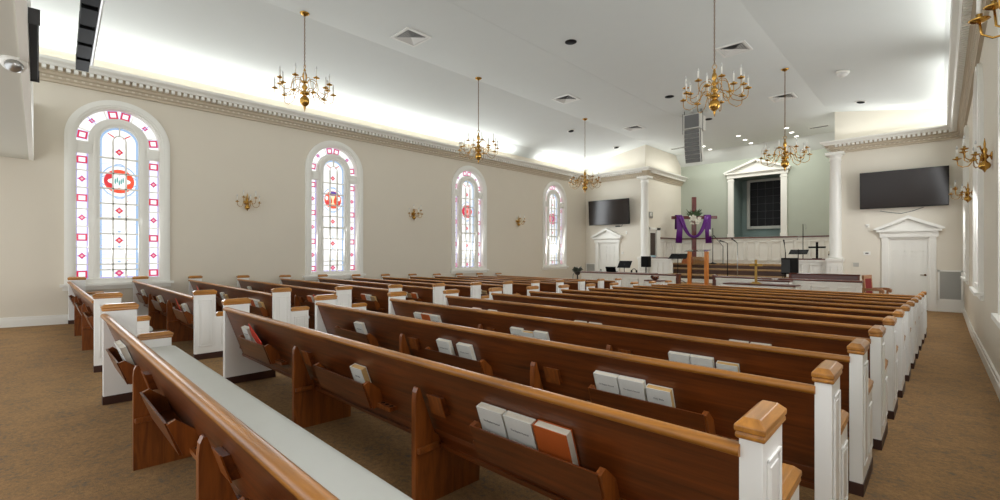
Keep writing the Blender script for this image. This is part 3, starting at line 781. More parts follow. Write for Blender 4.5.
# ------------------------------------------------------------------ chandeliers and sconces
def candle_bm(b, x, y, z, h=.10, r=.011):
    b.lathe([(r, z), (r, z+h)], M['candle'], (x, y, 0), 8)
def bulb_bm(b, x, y, z):
    b.lathe([(.006, z), (.011, z+.015), (.009, z+.03), (.002, z+.05)], M['bulb'], (x, y, 0), 8)
def arm_curve(r0, z0, R, z1, dip, hump):
    P = [(r0, z0), (r0+.05, z0+hump), (r0+.14, z0+hump*.75), (r0+.19, z0-.02), (r0+.22, dip+.05), (r0+.30*(R-r0)/.45+.03, dip), (R-.09, dip), (R-.02, dip+.035), (R, dip+.09), (R, z1)]
    # Catmull-Rom
    out = []
    for i in range(len(P)-1):
        p0, p1, p2, p3 = P[max(i-1, 0)], P[i], P[i+1], P[min(i+2, len(P)-1)]
        for s in range(3):
            t = s/3
            out.append(tuple(.5*((2*p1[j])+(-p0[j]+p2[j])*t+(2*p0[j]-5*p1[j]+4*p2[j]-p3[j])*t*t+(-p0[j]+3*p1[j]-3*p2[j]+p3[j])*t**3) for j in (0, 1)))
    out.append(P[-1]); return out
def arm_mesh(name, parent, ang, r0, z0, R, z1, dip, hump, rad=.006):
    c, s = math.cos(ang), math.sin(ang); b = MB()
    b.tube([(r*c, r*s, z) for r, z in arm_curve(r0, z0, R, z1, dip, hump)], rad, M['brass'], 6)
    b.lathe([(.008, z1-.02), (.035, z1-.012), (.058, z1-.002), (.055, z1+.002), (.02, z1+.004), (.015, z1+.012), (.017, z1+.03), (.012, z1+.032)], M['brass'], (R*c, R*s, 0), 12)
    a = b.build(name, parent)
    b = MB(); candle_bm(b, R*c, R*s, z1+.03, .125, .013); bulb_bm(b, R*c, R*s, z1+.155); b.build('candle', a)
    return a
def make_chandelier(ex=0):
    r = empty('chandelier')                           # origin at the ceiling
    b = MB(); b.lathe([(.085, 0), (.085, -.012), (.06, -.03), (.03, -.045), (.012, -.06)], M['brass'], (0, 0, 0), 20); b.build('ceiling_canopy', r)
    b = MB(); z = -.055; k = 0
    while z > -.96-ex:
        pts = []
        for i in range(9):
            t = 2*PI*i/8; u, v = .011*math.cos(t), .024*math.sin(t)
            pts.append((u if k % 2 else 0, 0 if k % 2 else u, z-.02+v))
        b.tube(pts, .0042, M['dbrass'], 5, False); z -= .037; k += 1
    b.build('chain', r)
    b = MB(); low = []
    pts = [(.035*math.cos(2*PI*i/14), 0, -1.0+.035*math.sin(2*PI*i/14)) for i in range(15)]; b.tube(pts, .006, M['brass'], 6, False)
    b.lathe([(.004, -1.03), (.018, -1.05), (.022, -1.07), (.016, -1.09), (.028, -1.11), (.042, -1.15), (.040, -1.19), (.02, -1.23), (.022, -1.25), (.05, -1.275), (.052, -1.29), (.022, -1.31),
             (.03, -1.34), (.055, -1.37), (.055, -1.39), (.03, -1.42), (.025, -1.44), (.065, -1.47), (.085, -1.49), (.085, -1.505), (.04, -1.525), (.03, -1.54),
             (.05, -1.555), (.080, -1.59), (.088, -1.635), (.080, -1.68), (.05, -1.715), (.025, -1.735), (.018, -1.75), (.022, -1.765), (.012, -1.785), (.004, -1.83)], M['brass'], (0, 0, 0), 20)
    low.append(b.build('body', r))
    for k in range(8): low.append(arm_mesh('arm', r, 2*PI*(k+.5)/8, .05, -1.50, .50, -1.46, -1.64, .08))
    for k in range(8): low.append(arm_mesh('arm', r, 2*PI*k/8+.05, .04, -1.30, .45, -1.32, -1.50, .07))
    for o in low: o.location.z = -ex
    return r
CH = {}
spots = [(-8.5, 3.55, 'brass chandelier hanging nearest the camera, in front of the lit left cove'), (-8.48, 7.96, 'brass chandelier hanging between the second and third stained glass windows'), (-8.52, 12.86, 'brass chandelier hanging by the corner above the left television'),
     (-2.72, 7.96, 'largest looking brass chandelier, hanging on the right near the ceiling vent'), (-2.72, 12.75, 'brass chandelier hanging in front of the niche and right column')]
for i, (x, y, lab) in enumerate(spots):
    ex = (.0, .36, .66, .35, .66)[i]; kx = round(ex, 1)
    o = make_chandelier(ex); o.location = (x, y, ZC); tag(o, lab, 'chandelier', 'brass chandeliers')
    if i: o.rotation_euler = (0, 0, .17*i)
def make_sconce():
    r = empty('wall_sconce')                         # local: wall at y=0, room towards -y
    b = MB(); b.lathe([(.055, 0), (.05, .012), (.02, .02)], M['brass'], (0, 0, 0), 16, 'y')
    b.tube([(0, -.01, 0), (0, -.05, .0)], .012, M['brass'], 8)
    b.lathe([(.003, -.20), (.012, -.18), (.02, -.165), (.05, -.145), (.058, -.115), (.045, -.085), (.02, -.06), (.018, -.04), (.035, -.02), (.035, .0), (.018, .03), (.026, .06), (.026, .08), (.01, .11), (.012, .15), (.003, .22)], M['brass'], (0, -.065, 0), 14)
    b.build('body', r)
    for ang, R, z1, dip in ((-PI+.35, .25, -.0, -.11), (-PI/2-.62, .22, .10, -.04), (-PI/2, .24, -.0, -.11), (-PI/2+.62, .22, .10, -.04), (-.35, .25, -.0, -.11)):
        c, s = math.cos(ang), math.sin(ang)
        P = [(.02, z1-.06), (.05, z1+.03), (.09, z1+.02), (.11, dip+.05), (.14, dip+.005), (R-.05, dip), (R-.01, dip+.03), (R, z1)]
        b = MB(); b.tube([(q*c, q*s-.065, z) for q, z in P], .006, M['brass'], 6)
        b.lathe([(.006, z1-.02), (.03, z1-.01), (.045, z1), (.042, z1+.003), (.013, z1+.006), (.014, z1+.03)], M['brass'], (R*c, R*s-.065, 0), 12)
        a = b.build('arm', r)
        b = MB(); candle_bm(b, R*c, R*s-.065, z1+.028, .09, .010); bulb_bm(b, R*c, R*s-.065, z1+.118); b.build('candle', a)
    return r
sc = make_sconce()
SC = [(XL, 3.5, 2.80, PI/2, 'brass candle sconce on the left wall between the first two stained glass windows'), (XL, 8.15, 2.82, PI/2, 'brass candle sconce on the left wall between second and third windows'), (XL, 12.95, 2.82, PI/2, 'brass candle sconce on the left wall between third and fourth windows'),
      (XR, 3.5, 2.87, -PI/2, 'brass sconce arm in the upper right corner of the photo'), (XR, 8.15, 2.82, -PI/2, 'brass candle sconce on the right wall, the larger looking of two'), (XR, 12.95, 2.82, -PI/2, 'brass candle sconce on the right wall, farther and nearer the television')]
for i, (x, y, z, rz, lab) in enumerate(SC):
    o = sc if i == 0 else copy_tree(sc); o.location = (x, y, z); o.rotation_euler = (0, 0, rz); tag(o, lab, 'sconce', 'wall sconces')

# ------------------------------------------------------------------ ceiling fittings
def make_vent():
    r = empty('ceiling_vent'); h = .30
    b = MB()
    for x0, x1, y0, y1 in ((-h, h, -h, -h+.05), (-h, h, h-.05, h), (-h, -h+.05, -h+.05, h-.05), (h-.05, h, -h+.05, h-.05)): b.box(x0, x1, y0, y1, -.02, .0, M['ventw'])
    b.build('frame', r)
    b = MB(); b.box(-h+.05, h-.05, -h+.05, h-.05, -.002, .0, M['dgrey'])
    for k in range(6):
        q = h-.06-.042*k
        for s in (-1, 1):
            b.add([(-q, s*q, -.016), (q, s*q, -.016), (q-.03, s*(q-.03), -.004), (-q+.03, s*(q-.03), -.004)], [(0, 1, 2, 3)], M['ventw'])
            b.add([(s*q, -q, -.016), (s*q, q, -.016), (s*(q-.03), q-.03, -.004), (s*(q-.03), -q+.03, -.004)], [(0, 1, 2, 3)], M['ventw'])
    b.build('louvres', r); return r
vt = make_vent()
for i, (x, y, lab) in enumerate(((-7.86, 5.47, 'square ceiling vent nearest the camera, upper left of the middle'), (-7.8, 10.8, 'square ceiling vent left of the small middle speaker disc'), (-7.88, 15.0, 'small looking square ceiling vent above the left corner wall'),
        (-3.25, 10.7, 'square ceiling vent beside the chain of the largest chandelier'), (-3.25, 15.0, 'square ceiling vent behind the chandelier chain near the right column'))):
    o = vt if i == 0 else copy_tree(vt); o.location = (x, y, ZC-.0); tag(o, lab, 'vent', 'square ceiling vents')
for i, (x, y, lab) in enumerate(((-3.1, 19.4, 'slot vent in the chancel ceiling left of the right column'), (-8.05, 19.2, 'slot vent in the chancel ceiling behind the hanging speaker'))):
    b = MB(); b.box(-.3, .3, -.09, .09, -.02, 0, M['ventw']); b.box(-.27, .27, -.06, .06, -.024, -.02, M['dgrey'])
    for k in range(2): b.box(-.27, .27, -.025+.04*k, -.015+.04*k, -.027, -.02, M['grille'])
    tag(b.build('slot_vent', None, (x, y, ZC)), lab, 'vent', 'slot vents')
for i, (x, y, lab) in enumerate(((-5.62, 7.95, 'black round ceiling speaker nearest the camera'), (-5.57, 12.7, 'black round ceiling speaker left of the largest chandelier'), (-5.58, 15.75, 'black round ceiling speaker just right of the hanging speaker array'))):
    r = empty('ceiling_speaker', (x, y, ZC), 0, lab, 'speaker', 'round ceiling speakers')
    b = MB(); b.lathe([(.115, 0), (.115, -.010), (.10, -.016), (.004, -.018)], M['black'], (0, 0, 0), 20); b.build('grille', r)
    b = MB(); b.lathe([(.125, 0), (.125, -.006), (.115, -.008)], M['dgrey'], (0, 0, 0), 20); b.build('rim', r)
for x, y, lab in ((-9.4, 13.3, 'tilted recessed spotlight with white rim above the fourth window'), (-9.5, 16.6, 'black recessed spotlight above the left upper wall'), (-1.64, 16.4, 'black recessed spotlight above the right upper wall')):
    r = empty('recessed_spotlight', (x, y, ceil_z(x)-.004), 0, lab, 'light', 'recessed spotlights'); r.rotation_euler = (0, -.17 if x < -5 else .17, 0)
    b = MB(); b.lathe([(.13, 0), (.13, -.012), (.10, -.016), (.10, 0)], w, (0, 0, 0), 20); b.build('rim', r)
    b = MB(); b.lathe([(.095, 0), (.095, -.03), (.06, -.045), (.004, -.046)], M['black'], (.01, 0, 0), 16); b.build('lamp', r)
LM = [('left', -7.15), ('middle', -5.55), ('right', -3.97)]
for nm, x in LM:
    for q, y in (('front', 18.8), ('second', 19.62), ('rear', 20.4)):
        r = empty('recessed_downlight', (x, y, ZC), 0, 'lit recessed downlight in the chancel ceiling, %s of the %s row of three' % (q, nm), 'light', 'chancel downlights')
        b = MB(); b.lathe([(.095, 0), (.095, -.008), (.075, -.012), (.075, 0)], w, (0, 0, 0), 18); b.build('rim', r)
        b = MB(); b.lathe([(.074, -.002), (.074, -.006), (.002, -.007)], M['lamp'], (0, 0, 0), 18); b.build('lens', r)
r = empty('motion_sensor', (-1.67, 13.4, ceil_z(-1.67)-.004), 0, 'white domed sensor on the sloped ceiling right of the far chandelier', 'sensor'); r.rotation_euler = (0, .17, 0)
b = MB(); b.lathe([(.14, 0), (.14, -.03), (.12, -.05)], w, (0, 0, 0), 20); b.build('base', r)
b = MB(); b.lathe([(.118, -.05), (.11, -.085), (.07, -.12), (.004, -.135)], M['ventw'], (0, 0, 0), 20); b.build('dome', r)
# line array
r = empty('line_array_speaker', (-5.58, 14.5, ZC), .08, 'white hanging column of loudspeakers with grey mesh fronts', 'speaker')
b = MB(); b.box(-.25, .25, -.20, .38, -.60, -.14, M['spk']); b.box(-.215, .215, -.212, -.20, -.57, -.17, M['mesh']); b.build('subwoofer', r, bevel=.01)
b = MB(); b.box(-.42, .42, -.04, .04, -.10, -.07, M['spk']); b.box(-.04, .04, -.3, .5, -.09, -.06, M['spk'])
for x in (-.30, .30): b.tube([(x, -.1, -.08), (x, -.1, -.72)], .008, M['dmetal'], 6)
for x, y in ((-.25, -.1), (.25, -.1), (0, .3)): b.tube([(x, y, 0), (x, y, -.12)], .01, M['dmetal'], 6)
b.build('rigging_frame', r)
z, y, a = -.63, -.18, -.04
for k in range(8):
    h = .128; b = MB()
    b.box(-.235, .235, 0, .32, -h, -.004, M['spk']); b.box(-.222, .222, -.012, 0, -h+.006, -.008, M['mesh'])
    for s in (-1, 1): b.box(s*.235-.010, s*.235+.010, .05, .09, -h-.01, .005, M['dgrey'])
    b.move(lambda p, a=a, y=y, z=z: Vector((p.x, y+p.y*math.cos(a)-p.z*math.sin(a), z+p.y*math.sin(a)+p.z*math.cos(a))))
    b.build('array_cabinet', r, bevel=.004)
    z -= h*math.cos(a); y += h*math.sin(a); a += .05

# ------------------------------------------------------------------ televisions and wall fittings
def tv(cx, cz, y, yaw, pitch, lab, W=1.90, H=1.07):
    r = empty('television', (cx, y, cz), yaw, lab, 'television', 'wall televisions'); r.rotation_euler = (pitch, 0, yaw)
    b = MB(); b.box(-W/2, W/2, 0, .05, -H/2, H/2, M['black']); b.box(-W/2, W/2, -.012, 0, -H/2, -H/2+.022, M['black']); b.box(-W/2, W/2, -.012, 0, H/2-.012, H/2, M['black'])
    for s in (-1, 1): b.box(s*(W/2-.006)-.006, s*(W/2-.006)+.006, -.012, 0, -H/2, H/2, M['black'])
    b.build('casing', r, bevel=.003)
    b = MB(); b.box(-W/2+.012, W/2-.012, -.006, -.001, -H/2+.022, H/2-.012, M['screen']); b.build('screen', r)
    b = MB(); b.box(-.35, .35, .05, .08, -.25, .25, M['dmetal'])
    for z in (-.1, .1): b.tube([(0, .06, z), (0, YW-y-.02, z)], .02, M['dmetal'], 6)
    b.build('wall_bracket', r)
    return r
tv(-10.24, 3.36, 17.24, .05, .06, 'dark television on the wall above the left door')
tv(-.79, 3.46, 17.28, .05, .10, 'large dark television on the wall above the right door')
# cable curve under right tv, box under left
b = MB(); a, c = at(880, 211, YW-.02), at(924, 207, YW-.02); mm = at(901, 213.5, YW-.02)
b.tube([a, a.lerp(mm, .5)+Vector((0, 0, -.01)), mm, mm.lerp(c, .5)+Vector((0, 0, -.02)), c], .008, M['dgrey'], 6); tag(b.build('hanging_cord'), 'thin cable hanging in a curve below the right television', 'cable')
r = empty('streaming_box', at(618, 226.2, YW-.02), 0, 'small black box with cables below the left television', 'electronics')
b = MB(); b.box(-.09, .09, -.06, .02, -.025, .02, M['black']); b.build('box', r)
b = MB(); b.tube([(.05, -.02, 0), (.16, -.03, -.03), (.24, -.02, .08), (.30, -.02, .12)], .007, M['black'], 6); b.build('cable', r)
def plate(name, p, lab, cat, W, H, m=None, d=.02, kind=None, rz=0):
    r = empty(name, p, rz, lab, cat); b = MB(); b.box(-W/2, W/2, -d, 0, -H/2, H/2, m or M['white']); b.build('plate', r, bevel=.004)
    b = MB()
    if kind == 'display': b.box(-W*.22, W*.22, -d-.003, -d, -H*.12, H*.2, M['dgrey'])
    elif kind == 'sockets':
        for s in (-1, 1): b.box(s*W*.22-.018, s*W*.22+.018, -d-.003, -d, -.025, .025, M['grille'])
    elif kind == 'round': b.lathe([(W*.3, 0), (W*.2, .02)], M['ventw'], (0, -d, 0), 16, 'y')
    else: b.box(-.012, .012, -d-.008, -d, -.02, .02, M['grille'])
    b.build({'display': 'display', 'sockets': 'socket', 'round': 'cover'}.get(kind, 'toggle'), r)
plate('wall_thermostat', at(867, 253.4, YW), 'white wall thermostat left of the right door', 'thermostat', .17, .11, kind='display')
plate('wall_outlet', at(856, 264.7, YW), 'white double wall outlet low beside the right column', 'outlet', .14, .12, M['grille'], .01, 'sockets')
plate('wall_sensor', at(867.5, 225.8, YW), 'small white round wall sensor left of the right pediment', 'sensor', .09, .11, kind='round')
plate('light_switch', at(622.5, 253, YW), 'white light switch right of the left door', 'switch', .09, .12)
plate('wall_tag', at(626.5, 232.5, YW), 'small white cable plate right of the left pediment', 'plate', .06, .13)
r = empty('wall_clock', at(650.5, 215, X=XA+.01), PI/2, 'small framed clock on the chancel side wall', 'clock')
b = MB(); b.box(-.16, .16, -.03, 0, -.13, .13, M['steel']); b.build('case', r, bevel=.01)
b = MB(); b.lathe([(.10, 0), (.10, .006)], M['white'], (0, -.03, 0), 20, 'y'); b.box(-.004, .004, -.04, -.036, 0, .08, M['black']); b.box(0, .05, -.04, -.036, -.003, .004, M['black']); b.build('face', r)
for cx, lab, W in ((.185, 'white return air grille right of the right door', .50), (-11.34, 'grey return air grille in the corner left of the left door', .50)):
    r = empty('return_grille', (cx, YW, .73), 0, lab, 'grille', 'return air grilles')
    b = MB(); h = .42
    for x0, x1, z0, z1 in ((-W/2, W/2, -h, -h+.04), (-W/2, W/2, h-.04, h), (-W/2, -W/2+.04, -h, h), (W/2-.04, W/2, -h, h)): b.box(x0, x1, -.03, 0, z0, z1, w)
    b.build('frame', r)
    b = MB(); b.box(-W/2+.04, W/2-.04, -.005, -.001, -h+.04, h-.04, M['grille']); z = -h+.05
    while z < h-.05: b.add([(-W/2+.04, -.022, z), (W/2-.04, -.022, z), (W/2-.04, -.006, z+.016), (-W/2+.04, -.006, z+.016)], [(0, 1, 2, 3)], M['grille']); z += .022
    b.build('louvres', r)

# ------------------------------------------------------------------ chancel furniture
PZ, LZ = .57, 1.17
# big cross
CXp = at(694, 240, Y=19.8); cx = CXp.x
r = empty('wooden_cross', (cx, 19.8, LZ), 0, 'tall dark red wooden cross standing in the choir loft', 'cross')
b = MB(); b.box(-.085, .085, -.06, .06, 0, 2.84, M['cross']); b.build('upright', r, bevel=.006)
zc = at(694, 217.5, Y=19.8).z-LZ
b = MB(); b.box(-.93, .93, -.075, .05, zc-.065, zc+.065, M['cross']); b.build('crossbar', r, bevel=.006)
b = MB(); b.box(-.28, .28, -.06, .06, 0, .09, M['cross']); b.box(-.06, .06, -.28, .28, 0, .09, M['cross']); b.build('foot', r); r.rotation_euler = (0, 0, .66)
# purple drape: two tails and a swag, one cloth
def ribbon(b, pts, wid, m, th=.02, folds=3):
    "vertical-ish cloth strip following pts; across is x, with pleats in y"
    vs = []; n = 9
    for i, p in enumerate(pts):
        wv = wid[i] if isinstance(wid, (list, tuple)) else wid
        d = Vector(pts[min(i+1, len(pts)-1)])-Vector(pts[max(i-1, 0)]); d.normalize(); ax = Vector((d.z, 0, -d.x))
        if ax.length < .1: ax = Vector((1, 0, 0))
        ax.normalize()
        for k in range(n):
            t = k/(n-1)-.5; vs.append(Vector(p)+ax*wv*t+Vector((0, th*math.cos(t*2*PI*folds)-.01, 0)))
    m_ = len(pts); fs = [(i*n+k, i*n+k+1, (i+1)*n+k+1, (i+1)*n+k) for i in range(m_-1) for k in range(n-1)]
    b.add(vs, fs, m, True)
b = MB(); z0 = LZ+zc
tails = []
for s, xw in ((-1, -.66), (1, .53)):
    x = cx+xw
    ribbon(b, [(x, 19.94, z0-.5), (x, 19.93, z0-.02), (x, 19.91, z0+.10), (x, 19.79, z0+.115), (x, 19.67, z0+.10), (x-.0, 19.65, z0-.1), (x-.02*s, 19.65, z0-.5), (x+.02*s, 19.65, z0-1.10)], [.22, .22, .24, .24, .24, .22, .24, .27], M['purple'])
xa, xb = cx-.60, cx+.47
sw = []
for i in range(19):
    t = i/18; x = xa+(xb-xa)*t; u = 2*t-1
    sw.append((x, 19.60-.02*(1-u*u), z0+.02-.86*(1-abs(u)**2.2)))
ribbon(b, sw, [.20-.09*math.sin(PI*i/18) for i in range(19)], M['purple'], .02, 2)
b.move(lambda p: p-Vector((cx, 19.8, 0))); o = b.build('purple_cloth', None, (cx, 19.8, 0), 0, (0, 0, .66)); md = o.modifiers.new('solid', 'SOLIDIFY'); md.thickness = .006
tag(o, 'purple cloth draped over the arms of the big cross', 'cloth')
# flowers on the cross
def leafm(b, p, d, ln, wd, m):
    p, d = Vector(p), Vector(d).normalized(); sd = d.cross(Vector((0, -1, .2))).normalized()
    n = sd.cross(d)
    b.add([p, p+d*ln*.4+sd*wd*.5+n*.01, p+d*ln, p+d*ln*.4-sd*wd*.5+n*.01], [(0, 1, 2, 3)], m)
r = empty('flower_spray', (cx+.14*math.sin(.66), 19.8-.14*math.cos(.66), z0), .66, 'white flowers with green leaves pinned at the centre of the cross', 'flowers')
b = MB(); rnd = random.Random(3)
for k in range(46):
    a = rnd.uniform(0, 2*PI); q = rnd.uniform(.0, .26)
    px, pz = -.06+q*math.cos(a)*1.05, -.10+q*math.sin(a)*.8
    for j in range(5): leafm(b, (px, -.08-.1*(1-q/.26)+rnd.uniform(-.02, .02), pz), (math.cos(a+j*1.26), -.6, math.sin(a+j*1.26)), .07, .05, M['petal'])
b.build('blossoms', r)
b = MB()
for k in range(40):
    a = rnd.uniform(.2, PI-.1); leafm(b, (rnd.uniform(-.2, .05), -.05, .0+rnd.uniform(-.05, .08)), (math.cos(a), -.2, math.sin(a)), rnd.uniform(.2, .42), .06, M['leaf'])
b.build('leaves', r)
# lectern of two honey posts and a clear panel
p = at(698, 285, Y=15.2)
r = empty('lectern', (p.x, 15.2, PZ), 0, 'lectern of two honey coloured wooden posts with a clear panel between', 'lectern')
for s in (-1, 1):
    b = MB(); b.box(s*.27-.055, s*.27+.055, -.055, .055, 0, 1.10, M['honey']); b.build('post', r, bevel=.006)
gm, t_, bs = nt('clear_acrylic'); bs.inputs['Transmission Weight'].default_value = 1; bs.inputs['Roughness'].default_value = .02; bs.inputs['IOR'].default_value = 1.3
b = MB(); b.box(-.215, .215, -.006, .006, .12, .92, gm); b.build('clear_panel', r)
b = MB(); b.prism([(-.22, 1.10), (.18, 1.15), (.18, 1.16), (-.22, 1.11)], -.36, .36, 'x', gm); b.build('clear_top', r)
b = MB(); b.box(-.34, .34, -.16, .16, 0, .03, M['honey']); b.build('base', r)
# rounded low seat behind the lectern
p = at(694.5, 265, Y=19.15)
r = empty('round_stool', (p.x, 19.0, LZ), 0, 'low rounded orange and tan wooden seat behind the lectern posts', 'seat')
for s, m in ((-1, 'brownseat'), (1, 'tanseat')):
    pts = [(0, 0), (s*.48, 0), (s*.47, .10), (s*.40, .22), (s*.32, .29), (0, .29)]
    b = MB(); b.prism(pts, 0, .32, 'y', M[m]); b.build('shell', r, bevel=.02)
# stands
def music_stand(p, h, lab, rz=0, W=.50, t=.24):
    r = empty('music_stand', p, rz, lab, 'music stand', 'music stands')
    b = MB(); b.prism([(-.05, h-.02), (.30-t*.5, h+t), (.31-t*.5, h+t-.006), (-.04, h-.03)], -W/2, W/2, 'x', M['black']); b.box(-W/2, W/2, -.10, -.03, h-.03, h-.02, M['black']); b.build('desk', r)
    b = MB(); b.tube([(0, .03, .10), (0, .03, h+.06)], .014, M['dmetal'], 8); b.tube([(0, .03, h+.06), (0, .07, h+.12)], .02, M['dmetal'], 8); b.build('pole', r)
    b = MB()
    for k in range(3):
        a = 2*PI*k/3+.5; b.tube([(0, .03, .14), (.2*math.cos(a), .03+.2*math.sin(a), .06), (.26*math.cos(a), .03+.26*math.sin(a), .005)], .011, M['dmetal'], 6)
    b.build('tripod_base', r); return r
p = at(677.5, 258, Y=15.7); music_stand((p.x, 15.7, PZ), p.z-PZ, 'black music stand beside the lectern posts', .0, .62, .15)
p = at(798, 254, Y=17.0); music_stand((p.x, 17.0, PZ), p.z-PZ+.02, 'black music stand behind the black box speaker', 0, .50, .12)
p = at(624, 267, Y=16.2); music_stand((p.x, 16.2, PZ), p.z-PZ, 'black tilted music stand right of the laptop behind the left rail', .1, .52)
def mic_stand(p, top, lab, boom=None, pole='dmetal', base=True):
    r = empty('microphone_stand', p, 0, lab, 'microphone stand', 'microphone stands'); h = top-p[2]
    b = MB(); b.lathe([(.14, 0), (.14, .015), (.03, .03)], M['dmetal'], (0, 0, 0), 18); b.build('base', r)
    b = MB(); b.tube([(0, 0, .02), (0, 0, h)], .014, M[pole], 8); b.build('pole', r)
    b = MB()
    e = boom or (-.08, -.05, .06)
    b.tube([(0, 0, h-.02), (e[0]*.5, e[1]*.5, h+e[2]*.5), (e[0], e[1], h+e[2])], .010, M['dmetal'], 6); b.build('boom', r)
    b = MB(); d = Vector(e).normalized(); q = Vector((e[0], e[1], h+e[2])); b.tube([q, q+d*.12], [.014, .018], M['black'], 8); b.ball(q+d*.14, .03, M['dgrey'], 8); b.build('microphone', r)
p = at(723, 264, Y=19.3); mic_stand((p.x, 19.3, LZ), at(723, 246, Y=19.3).z, 'boom microphone stand with angled arm, right of the purple drape', (-.22, -.1, .30))
p = at(727.5, 277, Y=16.3); mic_stand((p.x, 16.3, PZ), at(727.5, 243, Y=16.3).z, 'dark straight microphone stand in the middle of the platform', (-.08, -.04, .03))
p = at(737.5, 277, Y=16.2); mic_stand((p.x, 16.2, PZ), at(737.5, 243, Y=16.2).z, 'silver microphone stand left of the gold cross', (-.05, -.04, .05), 'steel')
p = at(785.5, 258, Y=17.2); mic_stand((p.x, 17.2, PZ), at(785.5, 252, Y=17.2).z, 'microphone on a bent stand beside the right music stand', (-.02, -.05, .24))
# candle stand
p = at(712.8, 264, Y=19.3)
r = empty('candle_stand', (p.x, 19.3, LZ), 0, 'tall thin dark candle stand right of the purple drape', 'candle stand'); ht = at(712.8, 228, Y=19.3).z-LZ
b = MB(); b.lathe([(.16, 0), (.16, .02), (.03, .06), (.015, .1), (.015, ht)], M['dmetal'], (0, 0, 0), 14); b.build('pole', r)
b = MB(); b.tube([(0, 0, ht-.35), (-.10, 0, ht-.33)], .008, M['dmetal'], 6); b.lathe([(.02, ht-.33), (.045, ht-.3), (.05, ht-.12), (.04, ht-.06)], M['bulb'], (-.10, 0, 0), 12); b.build('glass_lamp', r)
p = at(803, 258, Y=18.6)
r = empty('candle_lighter_stand', (p.x, 18.6, LZ-.16), 0, 'thin brass stand with small curved hooks behind the right music stand', 'candle stand'); ht = at(803, 224, Y=18.6).z-LZ+.16
b = MB(); b.lathe([(.14, 0), (.14, .02), (.014, .05), (.012, ht)], M['dmetal'], (0, 0, 0), 12); b.build('pole', r)
b = MB(); b.tube([(0, 0, ht-.02), (.06, 0, ht+.0), (.10, 0, ht-.12), (.06, 0, ht-.2)], .009, M['steel'], 6); b.build('hook', r); b = MB(); b.tube([(0, 0, ht-.45), (-.14, 0, ht-.42), (-.17, 0, ht-.55)], .009, M['steel'], 6); b.build('hook', r)
# black cross on right partition
p = at(817, 258.5, Y=YW)
r = empty('black_cross', (p.x, YW, 1.44), 0, 'plain black cross standing on the right partition cap', 'cross')
H = at(817, 242, Y=YW).z-1.44; zc2 = at(817, 247.3, Y=YW).z-1.44
b = MB(); b.box(-.03, .03, -.02, .02, 0, H, M['black']); b.build('upright', r)
b = MB(); b.box(-.23, .23, -.02, .02, zc2-.028, zc2+.028, M['black']); b.build('crossbar', r)
b = MB(); b.box(-.12, .12, -.06, .06, 0, .015, M['black']); b.build('base', r)
p = at(828, 258, Y=YW); r = empty('candle_holder', (p.x+.03, YW-.02, 1.44), 0, 'small dark candle holder right of the black cross', 'candle holder')
b = MB(); b.lathe([(.05, 0), (.05, .012), (.012, .03), (.012, .12), (.03, .14), (.03, .15)], M['dmetal'], (0, 0, 0), 12); b.build('stem', r)
b = MB(); b.lathe([(.014, .15), (.014, .24)], M['tan'], (0, 0, 0), 10); b.build('candle', r)
# black box speaker on legs
p = at(791, 276, Y=15.85); sz = at(791, 274, Y=15.85).z; hs = at(791, 258, Y=15.85).z-sz
r = empty('floor_speaker', (p.x-.05, 15.85, PZ), 0, 'black box speaker on short legs behind the right rail', 'speaker'); zl = sz-PZ
b = MB(); b.prism([(-.18, -.14), (.08, -.16), (.20, .14), (-.12, .18)], zl, zl+hs, 'z', M['black']); b.build('cabinet', r, bevel=.012)
b = MB(); b.box(-.17, .06, -.172, -.15, zl+.04, zl+hs-.04, M['dgrey']); b.build('grille', r)
for x in (-.14, .14):
    for y in (-.1, .1): b = MB(); b.tube([(x, y, 0), (x, y, zl+.01)], .012, M['dmetal'], 8); b.build('leg', r)
# monitor speaker left on pole
p = at(646, 271, Y=15.9); z0 = at(646, 267, Y=15.9).z-PZ; z1 = at(646, 256.3, Y=15.9).z-PZ
r = empty('pole_speaker', (p.x, 15.9, PZ), 0, 'black upright speaker on a pole in front of the left column', 'speaker')
b = MB(); b.box(-.14, .14, -.13, .13, z0, z1, M['black']); b.build('cabinet', r, bevel=.012)
b = MB(); b.tube([(0, 0, .0), (0, 0, z0+.02)], .02, M['dmetal'], 8); b.lathe([(.2, 0), (.2, .02), (.02, .04)], M['dmetal'], (0, 0, 0), 16); b.build('pole', r)
b = MB()
for z in (z0+.09, z0+.27): b.tube([(-.13, .05, z), (-.20, .05, z), (-.20, .05, z+.05)], .01, M['dmetal'], 6)
b.build('bracket', r)
# keyboard console behind the left rail
p = at(612, 271.5, Y=15.55)
r = empty('sound_desk', (p.x+.2, 15.6, PZ), 0, 'dark topped desk behind the left rail carrying the laptop', 'desk')
zt = at(612, 272, Y=15.5).z-PZ
b = MB(); b.box(-1.3, 1.5, -.3, .25, zt-.03, zt, M['mahog']); b.build('desktop', r)
for x in (-1.25, 1.45):
    b = MB(); b.box(x-.03, x+.03, -.28, .23, 0, zt-.03, w); b.build('side_panel', r)
r = empty('laptop', (p.x, 15.5, PZ+zt), .1, 'open dark laptop on the desk behind the left rail', 'laptop')
b = MB(); b.box(-.17, .17, -.02, .22, 0, .018, M['black']); b.build('keyboard', r)
b = MB(); b.prism([(-.02, .015), (-.10, .20), (-.09, .203), (-.008, .018)], -.20, .20, 'x', M['black']); b.build('lid', r)
q = at(601.5, 271.6, Y=15.5); r = empty('desk_mouse', (q.x, 15.45, PZ+zt), 0, 'small grey gadget left of the laptop', 'gadget')
b = MB(); b.lathe([(.07, 0), (.07, .03), (.04, .05)], M['grille'], (0, 0, 0), 14); b.build('base', r)
b = MB(); b.lathe([(.02, .05), (.03, .08), (.01, .10)], M['dgrey'], (0, 0, 0), 10); b.build('knob', r)
